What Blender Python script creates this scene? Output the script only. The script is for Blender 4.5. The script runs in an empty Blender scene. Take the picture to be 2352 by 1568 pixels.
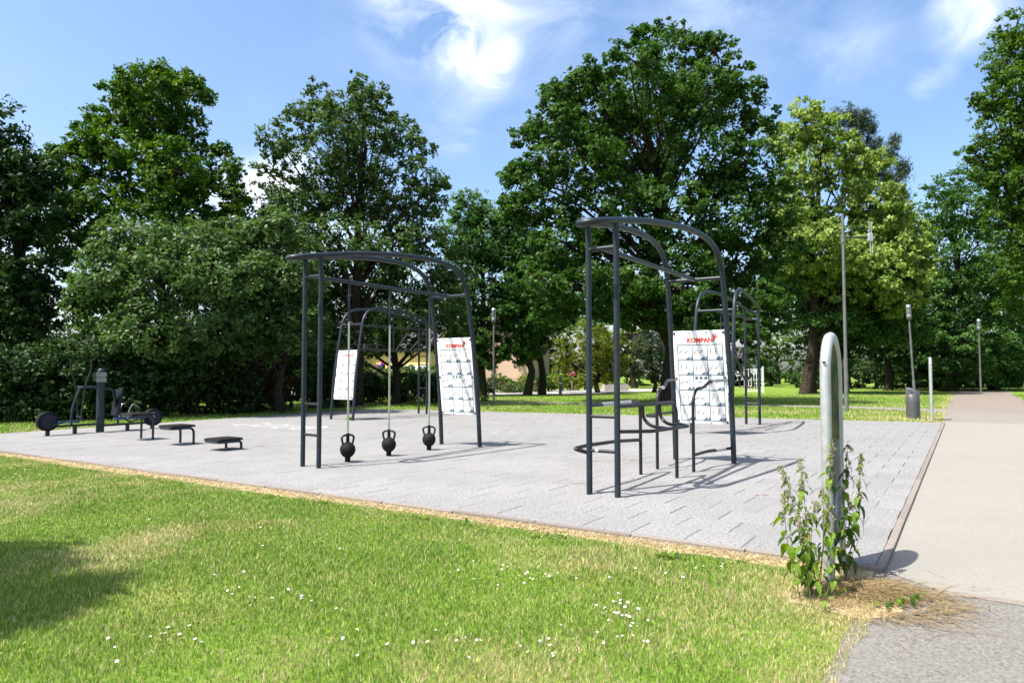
import bpy, math, random
import numpy as np
from mathutils import Vector, Matrix, Euler

# ---------------------------------------------------------------- camera
sc = bpy.context.scene
col = sc.collection
F, CX, CY, HZ, EYE = 1568.0, 1176.0, 784.0, 854.4, 1.5   # view pixels are 2352 x 1568
TH = math.atan((HZ - CY) / F)
cd = bpy.data.cameras.new('camera')
cam = bpy.data.objects.new('camera', cd)
col.objects.link(cam)
cam.location = (0, 0, EYE)
cam.rotation_euler = (math.pi / 2 + TH, 0, 0)
cd.lens = 24.0
cd.sensor_width = 36.0
cd.clip_start = 0.05
cd.clip_end = 3000
cd.dof.use_dof = True
cd.dof.focus_distance = 8.0
cd.dof.aperture_fstop = 2.8
sc.camera = cam

# ---------------------------------------------------------------- sky and sun
SUN_EL = math.radians(60)
SH = Vector((0.862, 0.507))                   # direction in which shadows fall on the ground
SUN_AZ = math.atan2(-SH.x, -SH.y)             # clockwise from +Y
w = bpy.data.worlds.new('World')
sc.world = w
w.use_nodes = True
nt = w.node_tree
nt.nodes.clear()


def N(tree, typ, **kw):
    n = tree.nodes.new(typ)
    for k, v in kw.items():
        if k == 'ins':
            for i, val in v.items():
                n.inputs[i].default_value = val
        else:
            setattr(n, k, v)
    return n


def ray(px, py):
    dx, dz = (px - CX) / F, -(py - CY) / F
    c, s = math.cos(TH), math.sin(TH)
    return Vector((dx, c - s * dz, s + c * dz))


out = N(nt, 'ShaderNodeOutputWorld')
bg = N(nt, 'ShaderNodeBackground', ins={1: 0.13})
sky = N(nt, 'ShaderNodeTexSky', sky_type='NISHITA', sun_disc=False, sun_elevation=SUN_EL,
        sun_rotation=SUN_AZ % (2 * math.pi), altitude=100, air_density=1.0, dust_density=3.0, ozone_density=1.3)
tc = N(nt, 'ShaderNodeTexCoord')
L = nt.links.new
nz = N(nt, 'ShaderNodeTexNoise', ins={'Scale': 9.5, 'Detail': 9.0, 'Roughness': 0.6, 'Distortion': 0.9})
mp = N(nt, 'ShaderNodeMapping')
mp.inputs['Scale'].default_value = (1.0, 1.0, 1.5)
L(tc.outputs['Generated'], mp.inputs['Vector'])
L(mp.outputs[0], nz.inputs['Vector'])
# cloud banks: direction, angular radius, strength
banks = [((1090, 70), 0.075, 0.62), ((980, 10), 0.075, 0.5), ((1105, 150), 0.045, 0.45), ((1290, 20), 0.05, 0.2), ((1650, 25), 0.10, 0.16),
         ((1960, 100), 0.06, 0.14), ((2240, 30), 0.045, 0.6), ((2125, 195), 0.016, 0.3), ((2180, 175), 0.014, 0.25), ((555, 430), 0.045, 0.8),
         ((660, 400), 0.04, 0.8), ((430, 480), 0.05, 0.35), ((780, 640), 0.12, 0.5), ((100, 640), 0.12, 0.4), ((1500, 760), 0.16, 0.3), ((1050, 290), 0.04, 0.2)]
acc = None
for (p, r, s) in banks:
    d = ray(*p).normalized()
    vm = N(nt, 'ShaderNodeVectorMath', operation='DISTANCE')
    vm.inputs[1].default_value = d
    L(tc.outputs['Generated'], vm.inputs[0])
    mr = N(nt, 'ShaderNodeMapRange', interpolation_type='SMOOTHSTEP')
    mr.inputs['From Min'].default_value = r * 1.5
    mr.inputs['From Max'].default_value = 0
    mr.inputs['To Max'].default_value = s
    L(vm.outputs['Value'], mr.inputs['Value'])
    if acc is None:
        acc = mr.outputs[0]
    else:
        a = N(nt, 'ShaderNodeMath', operation='ADD')
        L(acc, a.inputs[0])
        L(mr.outputs[0], a.inputs[1])
        acc = a.outputs[0]
# a sparse veil everywhere
nz2 = N(nt, 'ShaderNodeTexNoise', ins={'Scale': 1.6, 'Detail': 4.0})
L(tc.outputs['Generated'], nz2.inputs['Vector'])
m2 = N(nt, 'ShaderNodeMapRange', ins={'From Min': 0.55, 'From Max': 0.8, 'To Min': 0.0, 'To Max': 0.12})
L(nz2.outputs[0], m2.inputs['Value'])
a = N(nt, 'ShaderNodeMath', operation='ADD')
L(acc, a.inputs[0]); L(m2.outputs[0], a.inputs[1])
nm = N(nt, 'ShaderNodeMapRange', ins={'From Min': 0.34, 'From Max': 0.72, 'To Min': 0.0, 'To Max': 1.3})
L(nz.outputs[0], nm.inputs['Value'])
mu = N(nt, 'ShaderNodeMath', operation='MULTIPLY', use_clamp=True)
L(a.outputs[0], mu.inputs[0]); L(nm.outputs[0], mu.inputs[1])
mx = N(nt, 'ShaderNodeMixRGB')
mx.inputs[2].default_value = (6.2, 6.3, 6.4, 1)
L(mu.outputs[0], mx.inputs[0])
hs = N(nt, 'ShaderNodeHueSaturation', ins={'Saturation': 1.15, 'Value': 1.0})
L(sky.outputs[0], hs.inputs['Color'])
L(hs.outputs[0], mx.inputs[1])
L(mx.outputs[0], bg.inputs[0])
L(bg.outputs[0], out.inputs[0])

sd = bpy.data.lights.new('sun', 'SUN')
sd.energy = 5.0
sd.angle = math.radians(0.53)
sd.color = (1.0, 0.955, 0.88)
sun = bpy.data.objects.new('sun', sd)
col.objects.link(sun)
sdir = Vector((SH.x * math.cos(SUN_EL), SH.y * math.cos(SUN_EL), -math.sin(SUN_EL)))
sun.rotation_euler = sdir.to_track_quat('-Z', 'Y').to_euler()
sun.location = (-30, -20, 50)
sc.view_settings.view_transform = 'Standard'
sc.view_settings.look = 'None'
sc.view_settings.gamma = 1.0
sc.view_settings.exposure = 1.12
sc.cycles.use_denoising = True
sc.cycles.max_bounces = 6
sc.cycles.diffuse_bounces = 3
sc.cycles.glossy_bounces = 3
sc.cycles.transmission_bounces = 4
sc.cycles.transparent_max_bounces = 4
sc.cycles.caustics_reflective = False
sc.cycles.caustics_refractive = False

random.seed(7)
rng = np.random.default_rng(11)


# ---------------------------------------------------------------- pixel helpers
def S(x, y):
    return x / 1.7415, y / 1.7415


def ground(px, py, z=0.0):
    d = ray(px, py)
    return Vector((0, 0, EYE)) + d * ((z - EYE) / d.z)


def at(px, py, Y):
    d = ray(px, py)
    return Vector((0, 0, EYE)) + d * (Y / d.y)


# ---------------------------------------------------------------- materials
MATS = {}


def mat(name, base, rough=0.5, metal=0.0, spec=0.5, var=None, scale=20.0, bump=0.0, bscale=80.0, c2=None, thr=(0.4, 0.6), detail=4.0, rand=0.0, bdist=0.01):
    if name in MATS:
        return MATS[name]
    m = bpy.data.materials.new(name)
    m.use_nodes = True
    t = m.node_tree
    b = t.nodes['Principled BSDF']
    b.inputs['Base Color'].default_value = (*base, 1)
    b.inputs['Roughness'].default_value = rough
    b.inputs['Metallic'].default_value = metal
    b.inputs['Specular IOR Level'].default_value = spec
    geo = N(t, 'ShaderNodeNewGeometry')
    cur = None
    if c2 is not None:
        no = N(t, 'ShaderNodeTexNoise', ins={'Scale': scale, 'Detail': detail, 'Roughness': 0.6})
        t.links.new(geo.outputs['Position'], no.inputs['Vector'])
        mr = N(t, 'ShaderNodeMapRange', ins={'From Min': thr[0], 'From Max': thr[1]})
        t.links.new(no.outputs[0], mr.inputs['Value'])
        mx_ = N(t, 'ShaderNodeMixRGB')
        mx_.inputs[1].default_value = (*base, 1)
        mx_.inputs[2].default_value = (*c2, 1)
        t.links.new(mr.outputs[0], mx_.inputs[0])
        cur = mx_.outputs[0]
        t.links.new(cur, b.inputs['Base Color'])
    if rand > 0:
        oi = N(t, 'ShaderNodeObjectInfo')
        mr2 = N(t, 'ShaderNodeMapRange', ins={'To Min': 1 - rand, 'To Max': 1 + rand})
        t.links.new(oi.outputs['Random'], mr2.inputs['Value'])
        h = N(t, 'ShaderNodeHueSaturation')
        h.inputs['Color'].default_value = (*base, 1)
        if cur:
            t.links.new(cur, h.inputs['Color'])
        t.links.new(mr2.outputs[0], h.inputs['Value'])
        t.links.new(h.outputs[0], b.inputs['Base Color'])
    if bump > 0:
        nb = N(t, 'ShaderNodeTexNoise', ins={'Scale': bscale, 'Detail': 5.0, 'Roughness': 0.65})
        t.links.new(geo.outputs['Position'], nb.inputs['Vector'])
        bp = N(t, 'ShaderNodeBump', ins={'Strength': bump, 'Distance': bdist})
        t.links.new(nb.outputs[0], bp.inputs['Height'])
        t.links.new(bp.outputs[0], b.inputs['Normal'])
    MATS[name] = m
    return m


SLATE = mat('powder_coated_steel', (0.013, 0.0185, 0.027), 0.42, 0.0, 0.32, c2=(0.018, 0.025, 0.034), scale=9, bump=0.08, bscale=350, bdist=0.002)
GRIP = mat('black_coated_tube', (0.007, 0.0068, 0.0068), 0.4, spec=0.4, c2=(0.013, 0.0125, 0.012), scale=14, bump=0.1, bscale=300, bdist=0.002)
RUBBER = mat('black_rubber', (0.006, 0.006, 0.0065), 0.7, spec=0.15, c2=(0.011, 0.0105, 0.0105), scale=20, bump=0.25, bscale=200, bdist=0.003)
TAPE = mat('worn_bare_steel', (0.55, 0.55, 0.56), 0.4, 0.6, c2=(0.35, 0.35, 0.36), scale=30)
STEEL = mat('stainless_steel', (0.52, 0.52, 0.50), 0.3, 0.9, c2=(0.44, 0.44, 0.42), scale=6)
GALV = mat('galvanised_steel', (0.40, 0.405, 0.41), 0.45, 0.4, c2=(0.33, 0.335, 0.34), scale=12, bump=0.05, bscale=200)
GREYP = mat('grey_pole_paint', (0.10, 0.098, 0.105), 0.45, c2=(0.13, 0.125, 0.13), scale=5)
BINM = mat('bin_paint', (0.055, 0.058, 0.066), 0.4, c2=(0.07, 0.073, 0.08), scale=8)
WHITE = mat('board_white', (0.80, 0.81, 0.81), 0.32, c2=(0.76, 0.775, 0.78), scale=4)
SLATEP = mat('board_slate_print', (0.085, 0.125, 0.155), 0.4)
REDP = mat('board_red_print', (0.56, 0.03, 0.025), 0.4)
INK = mat('board_ink', (0.03, 0.035, 0.045), 0.5)
PALEINK = mat('board_pale_blue_print', (0.36, 0.44, 0.52), 0.5)
SKIN = mat('board_tan_print', (0.62, 0.40, 0.32), 0.5)
BOLT = mat('bolt_black', (0.012, 0.012, 0.013), 0.25)
BLUE = mat('blue_pad', (0.010, 0.05, 0.13), 0.5)
PLATE = mat('pale_grey_plate', (0.22, 0.22, 0.22), 0.5, c2=(0.16, 0.16, 0.16), scale=40)
GLASSM = mat('lamp_glass', (0.42, 0.50, 0.50), 0.08, 0.0)
GLASSM.node_tree.nodes['Principled BSDF'].inputs['Transmission Weight'].default_value = 0.75
HOLE_SHADE = mat('hole_shade_black', (0.004, 0.004, 0.004), 0.9)
BARK = mat('bark', (0.048, 0.037, 0.028), 0.9, spec=0.1, c2=(0.022, 0.017, 0.013), scale=9, bump=0.9, bscale=14, bdist=0.05)
BARKP = mat('bark_pale', (0.15, 0.115, 0.085), 0.9, c2=(0.07, 0.055, 0.042), scale=7, bump=0.9, bscale=12, bdist=0.05)


# ---------------------------------------------------------------- mesh building
def mesh_np(name, verts, quads=None, tris=None, m=None, smooth=False):
    me = bpy.data.meshes.new(name)
    verts = np.asarray(verts, dtype=np.float32)
    me.vertices.add(len(verts))
    me.vertices.foreach_set('co', verts.ravel())
    parts, starts, tot = [], [], 0
    st = []
    if quads is not None and len(quads):
        q = np.asarray(quads, dtype=np.int32)
        parts.append(q.ravel())
        st.append(np.arange(len(q), dtype=np.int32) * 4)
        tot += q.size
    if tris is not None and len(tris):
        q = np.asarray(tris, dtype=np.int32)
        parts.append(q.ravel())
        st.append(tot + np.arange(len(q), dtype=np.int32) * 3)
    li = np.concatenate(parts)
    ls = np.concatenate(st)
    me.loops.add(len(li))
    me.loops.foreach_set('vertex_index', li)
    me.polygons.add(len(ls))
    me.polygons.foreach_set('loop_start', ls)
    if smooth:
        me.polygons.foreach_set('use_smooth', np.ones(len(ls), dtype=bool))
    me.update(calc_edges=True)
    if m:
        me.materials.append(m)
    return me


def put(name, me, parent=None, loc=None, rot=None, scale=None):
    o = bpy.data.objects.new(name, me)
    col.objects.link(o)
    if parent:
        o.parent = parent
    if loc is not None:
        o.location = loc
    if rot is not None:
        o.rotation_euler = rot
    if scale is not None:
        o.scale = scale
    return o


def tag(o, label=None, cat=None, group=None, kind=None):
    if label:
        o['label'] = label
    if cat:
        o['category'] = cat
    if group:
        o['group'] = group
    if kind:
        o['kind'] = kind
    return o


def thing(name, label, cat, loc=(0, 0, 0), rz=0.0, group=None):
    o = bpy.data.objects.new(name, None)
    o.empty_display_size = 0.2
    col.objects.link(o)
    o.location = loc
    o.rotation_euler = (0, 0, rz)
    return tag(o, label, cat, group)


def dup(root, label=None):
    def rec(o, par):
        c = o.copy()
        col.objects.link(c)
        c.parent = par
        for ch in list(o.children):
            rec(ch, c)
        return c
    r = rec(root, None)
    if label:
        r['label'] = label
    return r


class MB:
    def __init__(s):
        s.v, s.f, s.sm = [], [], []

    def add(s, vs, fs, smooth=False):
        o = len(s.v)
        s.v += [tuple(p) for p in vs]
        s.f += [tuple(i + o for i in f) for f in fs]
        s.sm += [smooth] * len(fs)
        return s

    def box(s, c, d, R=None):
        x, y, z = d[0] / 2, d[1] / 2, d[2] / 2
        P = [Vector((a * x, b * y, e * z)) for a in (-1, 1) for b in (-1, 1) for e in (-1, 1)]
        if R is not None:
            P = [R @ p for p in P]
        P = [p + Vector(c) for p in P]
        return s.add(P, [(0, 1, 3, 2), (4, 6, 7, 5), (0, 4, 5, 1), (2, 3, 7, 6), (0, 2, 6, 4), (1, 5, 7, 3)])

    def bbox(s, c, d, b=0.01):
        """box with bevelled vertical and top edges"""
        x, y, z = d[0] / 2, d[1] / 2, d[2] / 2
        rings = [(-z, 0), (z - b, 0), (z, b)]
        vs = []
        for (zz, i) in rings:
            X, Y = x - i, y - i
            k = b
            vs += [(X - k, -Y), (X, -Y + k), (X, Y - k), (X - k, Y), (-X + k, Y), (-X, Y - k), (-X, -Y + k), (-X + k, -Y)]
            vs[-8:] = [(c[0] + p[0], c[1] + p[1], c[2] + zz) for p in vs[-8:]]
        fs = []
        for r in range(2):
            for i in range(8):
                j = (i + 1) % 8
                fs.append((r * 8 + i, r * 8 + j, r * 8 + 8 + j, r * 8 + 8 + i))
        fs.append(tuple(range(16, 24)))
        fs.append(tuple(reversed(range(8))))
        return s.add(vs, fs)

    def tube(s, pts, r, n=10, caps=True, smooth=True, closed=False):
        pts = [Vector(p) for p in pts]
        rs = r if isinstance(r, (list, tuple)) else [r] * len(pts)
        m = len(pts)
        tang = []
        for i in range(m):
            if closed:
                t = pts[(i + 1) % m] - pts[i - 1]
            else:
                t = pts[min(i + 1, m - 1)] - pts[max(i - 1, 0)]
            tang.append(t.normalized())
        up = Vector((0, 0, 1)) if abs(tang[0].z) < 0.9 else Vector((1, 0, 0))
        nrm = (up - tang[0] * up.dot(tang[0])).normalized()
        vs = []
        for i in range(m):
            nrm = (nrm - tang[i] * nrm.dot(tang[i]))
            nrm = nrm.normalized() if nrm.length > 1e-6 else tang[i].orthogonal().normalized()
            bn = tang[i].cross(nrm)
            for k in range(n):
                a = 2 * math.pi * k / n
                vs.append(pts[i] + (nrm * math.cos(a) + bn * math.sin(a)) * rs[i])
        fs = []
        for i in range(m if closed else m - 1):
            for k in range(n):
                k2 = (k + 1) % n
                j = (i + 1) % m
                fs.append((i * n + k, i * n + k2, j * n + k2, j * n + k))
        s.add(vs, fs, smooth)
        if caps and not closed:
            s.add(vs[:n], [tuple(reversed(range(n)))])
            s.add(vs[-n:], [tuple(range(n))])
        return s

    def cyl(s, p0, p1, r, n=14, r2=None):
        return s.tube([p0, p1], [r, r if r2 is None else r2], n)

    def lathe(s, prof, n=20, c=(0, 0, 0), R=None, smooth=True):
        vs, fs = [], []
        for (r, z) in prof:
            for k in range(n):
                a = 2 * math.pi * k / n
                p = Vector((r * math.cos(a), r * math.sin(a), z))
                if R is not None:
                    p = R @ p
                vs.append(p + Vector(c))
        for i in range(len(prof) - 1):
            for k in range(n):
                k2 = (k + 1) % n
                fs.append((i * n + k, i * n + k2, (i + 1) * n + k2, (i + 1) * n + k))
        s.add(vs, fs, smooth)
        if prof[0][0] > 1e-5:
            s.add(vs[:n], [tuple(reversed(range(n)))])
        if prof[-1][0] > 1e-5:
            s.add(vs[-n:], [tuple(range(n))])
        return s

    def poly(s, pts):
        return s.add(pts, [tuple(range(len(pts)))])

    def prism(s, pts, z0, z1):
        n = len(pts)
        vs = [(p[0], p[1], z0) for p in pts] + [(p[0], p[1], z1) for p in pts]
        return s.add(vs, [tuple(reversed(range(n))), tuple(range(n, 2 * n))] + [(i, (i + 1) % n, n + (i + 1) % n, n + i) for i in range(n)])

    def me(s, name, m):
        me = bpy.data.meshes.new(name)
        me.from_pydata(s.v, [], s.f)
        me.polygons.foreach_set('use_smooth', s.sm)
        me.materials.append(m)
        me.update()
        return me

    def build(s, name, m, parent=None, **kw):
        return put(name, s.me(name, m), parent, **kw)


def smooth_path(pts, seg=6):
    P = [Vector(p) for p in pts]
    P = [P[0] * 2 - P[1]] + P + [P[-1] * 2 - P[-2]]
    o = []
    for i in range(1, len(P) - 2):
        for k in range(seg):
            t = k / seg
            a, b, c, d = P[i - 1], P[i], P[i + 1], P[i + 2]
            o.append(0.5 * ((2 * b) + (c - a) * t + (2 * a - 5 * b + 4 * c - d) * t * t + (3 * b - a - 3 * c + d) * t ** 3))
    o.append(P[-2])
    return o


def fillet(pts, r=0.08, seg=5):
    """polyline with rounded corners"""
    P = [Vector(p) for p in pts]
    o = [P[0]]
    for i in range(1, len(P) - 1):
        a, b, c = P[i - 1], P[i], P[i + 1]
        d0, d1 = (a - b), (c - b)
        rr = min(r, d0.length * 0.45, d1.length * 0.45)
        p0, p1 = b + d0.normalized() * rr, b + d1.normalized() * rr
        for k in range(seg + 1):
            t = k / seg
            o.append(p0 * (1 - t) ** 2 + b * 2 * t * (1 - t) + p1 * t * t)
    o.append(P[-1])
    return o


# ---------------------------------------------------------------- layout frame of the pad
A0 = Vector((2.758, 5.251))
V2 = Vector((0.5533, 0.8330))          # along the footpath
U2 = Vector((-0.8330, 0.5533))         # along the near edge, to the left
VANG = math.atan2(V2.y, V2.x)


def uv(u, v, z=0.0):
    p = A0 + U2 * u + V2 * v
    return Vector((p.x, p.y, z))


def to_uv(x, y):
    dx, dy = x - A0.x, y - A0.y
    return dx * U2.x + dy * U2.y, dx * V2.x + dy * V2.y


PADQ = [(0.0, 0.0), (18.6, -0.6), (19.4, 13.8), (0.0, 17.7)]      # u, v corners of the pad


# value noise for numpy
class VN:
    def __init__(s, seed, n=64):
        s.g = np.random.default_rng(seed).random((n, n))
        s.n = n

    def __call__(s, x, y):
        xi, yi = np.floor(x).astype(int), np.floor(y).astype(int)
        fx, fy = x - xi, y - yi
        fx, fy = fx * fx * (3 - 2 * fx), fy * fy * (3 - 2 * fy)
        g, n = s.g, s.n
        a = g[xi % n, yi % n] * (1 - fx) + g[(xi + 1) % n, yi % n] * fx
        b = g[xi % n, (yi + 1) % n] * (1 - fx) + g[(xi + 1) % n, (yi + 1) % n] * fx
        return a * (1 - fy) + b * fy


vn1, vn2, vn3 = VN(1), VN(2), VN(3)


# ---------------------------------------------------------------- ground, pad, paths
def ground_material():
    m = bpy.data.materials.new('lawn_soil')
    m.use_nodes = True
    t = m.node_tree
    b = t.nodes['Principled BSDF']
    b.inputs['Roughness'].default_value = 0.95
    b.inputs['Specular IOR Level'].default_value = 0.1
    geo = N(t, 'ShaderNodeNewGeometry')
    n1 = N(t, 'ShaderNodeTexNoise', ins={'Scale': 0.55, 'Detail': 6.0, 'Roughness': 0.62})
    n2 = N(t, 'ShaderNodeTexNoise', ins={'Scale': 14.0, 'Detail': 5.0, 'Roughness': 0.7})
    for n_ in (n1, n2):
        t.links.new(geo.outputs['Position'], n_.inputs['Vector'])
    m1 = N(t, 'ShaderNodeMapRange', ins={'From Min': 0.5, 'From Max': 0.72})
    t.links.new(n1.outputs[0], m1.inputs['Value'])
    m2_ = N(t, 'ShaderNodeMapRange', ins={'From Min': 0.3, 'From Max': 0.7})
    t.links.new(n2.outputs[0], m2_.inputs['Value'])
    g = N(t, 'ShaderNodeMixRGB')
    g.inputs[1].default_value = (0.080, 0.150, 0.014, 1)
    g.inputs[2].default_value = (0.150, 0.235, 0.030, 1)
    t.links.new(m2_.outputs[0], g.inputs[0])
    h = N(t, 'ShaderNodeMixRGB')
    h.inputs[2].default_value = (0.25, 0.23, 0.075, 1)
    t.links.new(m1.outputs[0], h.inputs[0])
    t.links.new(g.outputs[0], h.inputs[1])
    t.links.new(h.outputs[0], b.inputs['Base Color'])
    bp = N(t, 'ShaderNodeBump', ins={'Strength': 0.8, 'Distance': 0.04})
    t.links.new(n2.outputs[0], bp.inputs['Height'])
    t.links.new(bp.outputs[0], b.inputs['Normal'])
    return m


gm = MB()
gm.poly([(-700, -60, 0), (700, -60, 0), (700, 1300, 0), (-700, 1300, 0)])
tag(gm.build('ground', ground_material()), 'park lawn ground reaching to the trees', None, None, 'structure')


def granular(name, c0, c1, c2, s1=160.0, s2=1.2, rough=0.9, amt=0.5, t1=(0.36, 0.56), rand=0.03, bump=0.5):
    """speckled surface: fine granules of c0/c1 with broad patches towards c2"""
    m = bpy.data.materials.new(name)
    m.use_nodes = True
    t = m.node_tree
    b = t.nodes['Principled BSDF']
    b.inputs['Roughness'].default_value = rough
    b.inputs['Specular IOR Level'].default_value = 0.25
    geo = N(t, 'ShaderNodeNewGeometry')
    n1 = N(t, 'ShaderNodeTexNoise', ins={'Scale': s1, 'Detail': 3.0, 'Roughness': 0.75})
    n2 = N(t, 'ShaderNodeTexNoise', ins={'Scale': s2, 'Detail': 6.0, 'Roughness': 0.65})
    n3 = N(t, 'ShaderNodeTexNoise', ins={'Scale': s1 * 0.33, 'Detail': 2.0, 'Roughness': 0.8})
    for n_ in (n1, n2, n3):
        t.links.new(geo.outputs['Position'], n_.inputs['Vector'])
    av = N(t, 'ShaderNodeMath', operation='MULTIPLY_ADD')
    av.inputs[1].default_value = 0.6
    t.links.new(n1.outputs[0], av.inputs[0])
    av2 = N(t, 'ShaderNodeMath', operation='MULTIPLY')
    av2.inputs[1].default_value = 0.4
    t.links.new(n3.outputs[0], av2.inputs[0])
    t.links.new(av2.outputs[0], av.inputs[2])
    r1 = N(t, 'ShaderNodeMapRange', ins={'From Min': t1[0], 'From Max': t1[1]})
    t.links.new(av.outputs[0], r1.inputs['Value'])
    mx1 = N(t, 'ShaderNodeMixRGB')
    mx1.inputs[1].default_value = (*c1, 1)
    mx1.inputs[2].default_value = (*c0, 1)
    t.links.new(r1.outputs[0], mx1.inputs[0])
    r2 = N(t, 'ShaderNodeMapRange', ins={'From Min': 0.42, 'From Max': 0.72, 'To Max': amt})
    t.links.new(n2.outputs[0], r2.inputs['Value'])
    mx2 = N(t, 'ShaderNodeMixRGB')
    mx2.inputs[2].default_value = (*c2, 1)
    t.links.new(r2.outputs[0], mx2.inputs[0])
    t.links.new(mx1.outputs[0], mx2.inputs[1])
    oi = N(t, 'ShaderNodeObjectInfo')
    r3 = N(t, 'ShaderNodeMapRange', ins={'To Min': 1 - rand, 'To Max': 1 + rand})
    t.links.new(oi.outputs['Random'], r3.inputs['Value'])
    h = N(t, 'ShaderNodeHueSaturation')
    t.links.new(mx2.outputs[0], h.inputs['Color'])
    t.links.new(r3.outputs[0], h.inputs['Value'])
    t.links.new(h.outputs[0], b.inputs['Base Color'])
    bp = N(t, 'ShaderNodeBump', ins={'Strength': bump, 'Distance': 0.004})
    t.links.new(av.outputs[0], bp.inputs['Height'])
    t.links.new(bp.outputs[0], b.inputs['Normal'])
    return m


PADM = granular('rubber_granulate', (0.258, 0.255, 0.251), (0.036, 0.0355, 0.035), (0.150, 0.148, 0.146), s1=95, s2=0.5, amt=0.55, t1=(0.36, 0.54), rand=0.055)
ASPH = granular('worn_asphalt', (0.215, 0.203, 0.183), (0.075, 0.071, 0.065), (0.155, 0.147, 0.132), s1=130, s2=1.7, amt=0.5, t1=(0.40, 0.60))
CONC = granular('pale_path_surface', (0.235, 0.224, 0.196), (0.16, 0.152, 0.133), (0.188, 0.178, 0.156), s1=130, s2=0.8, amt=0.6)
PINK = granular('far_path_surface', (0.20, 0.18, 0.157), (0.155, 0.138, 0.12), (0.175, 0.157, 0.137), s1=60, s2=0.7, amt=0.6)
GRAV = granular('brown_gravel', (0.205, 0.176, 0.146), (0.15, 0.127, 0.105), (0.172, 0.147, 0.122), s1=45, s2=0.6, amt=0.8)
KERB = granular('kerb_concrete', (0.21, 0.182, 0.158), (0.13, 0.11, 0.095), (0.175, 0.152, 0.132), s1=90, s2=3.0, amt=0.7, rand=0.12)
ROADM = granular('far_road_surface', (0.34, 0.32, 0.31), (0.26, 0.25, 0.24), (0.3, 0.28, 0.27), s1=20, s2=0.5)


def sheet(name, pts, z, m):
    b = MB()
    b.poly([(p[0], p[1], z) for p in pts])
    return tag(b.build(name, m), None, None, None, 'structure')


def inside_pad(u, v):
    n = len(PADQ)
    ok = True
    for i in range(n):
        (a, b), (c, d) = PADQ[i], PADQ[(i + 1) % n]
        ok = ok and ((c - a) * (v - b) - (d - b) * (u - a) >= 0)
    return ok


def clip(poly):
    n = len(PADQ)
    P = poly
    for i in range(n):
        (a, b), (c, d) = PADQ[i], PADQ[(i + 1) % n]
        sd_ = lambda p: (c - a) * (p[1] - b) - (d - b) * (p[0] - a)
        o = []
        for k in range(len(P)):
            p, q = P[k], P[(k + 1) % len(P)]
            sp, sq = sd_(p), sd_(q)
            if sp >= 0:
                o.append(p)
            if (sp >= 0) != (sq >= 0):
                t = sp / (sp - sq)
                o.append((p[0] + (q[0] - p[0]) * t, p[1] + (q[1] - p[1]) * t))
        P = o
        if len(P) < 3:
            return []
    return P


pad = tag(MB().prism([tuple(uv(*q).xy) for q in PADQ], -0.05, 0.010).build('rubber_pad', mat('pad_joint', (0.10, 0.10, 0.11), 0.95)), None, None, None, 'structure')
TZ = 0.032
rp = random.Random(5)
tiles = []
T = 0.5
for j in range(-3, 38):
    off = 0.25 * (j % 2)
    for i in range(-2, 42):
        u0, v0 = i * T + off, j * T
        gu, gv = rp.choice((0.0012, 0.002, 0.0035, 0.006)), rp.choice((0.0008, 0.0014, 0.002))
        q = [(u0 + gu, v0 + gv), (u0 + T - gu, v0 + gv), (u0 + T - gu, v0 + T - gv), (u0 + gu, v0 + T - gv)]
        full = all(inside_pad(*p) for p in q)
        if not full:
            q = clip(q)
            if len(q) < 3:
                continue
        c = uv(sum(p[0] for p in q) / len(q), sum(p[1] for p in q) / len(q))
        ar = abs(sum(q[k][0] * q[(k + 1) % len(q)][1] - q[(k + 1) % len(q)][0] * q[k][1] for k in range(len(q)))) / 2
        if ar < 0.004:
            continue
        px = CX + F * c.x / c.y
        vis = -60 < px < 2412
        tiles.append((c.length if vis else c.length + 50, q, full, (gu, gv)))
tiles.sort(key=lambda t: t[0])
rest = MB()
tile_me = {}
for k, (d, q, full, g) in enumerate(tiles):
    c = (sum(p[0] for p in q) / len(q), sum(p[1] for p in q) / len(q))
    cw = uv(*c)
    dz = rp.uniform(-0.0012, 0.0012)
    if k < 300:
        if full:
            if g not in tile_me:
                b = MB().bbox((0, 0, (TZ + 0.012) / 2), (T - 2 * g[1], T - 2 * g[0], TZ - 0.012), 0.003)
                tile_me[g] = b.me('tile', PADM)
            put('tile', tile_me[g], pad, loc=(cw.x, cw.y, dz), rot=(0, 0, VANG))
        else:
            pts = [tuple((uv(*p) - cw).xy) for p in q]
            MB().prism(pts, 0.012, TZ).build('tile', PADM, pad, loc=(cw.x, cw.y, dz))
    else:
        pts = [tuple(uv(*p).xy) for p in q]
        n = len(pts)
        vs = [(p[0], p[1], 0.012) for p in pts] + [(p[0], p[1], TZ + dz) for p in pts]
        rest.add(vs, [tuple(range(n, 2 * n))] + [(i, (i + 1) % n, n + (i + 1) % n, n + i) for i in range(n)])
tag(rest.build('tile_field', PADM, pad), None, None, None, 'stuff')

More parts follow.
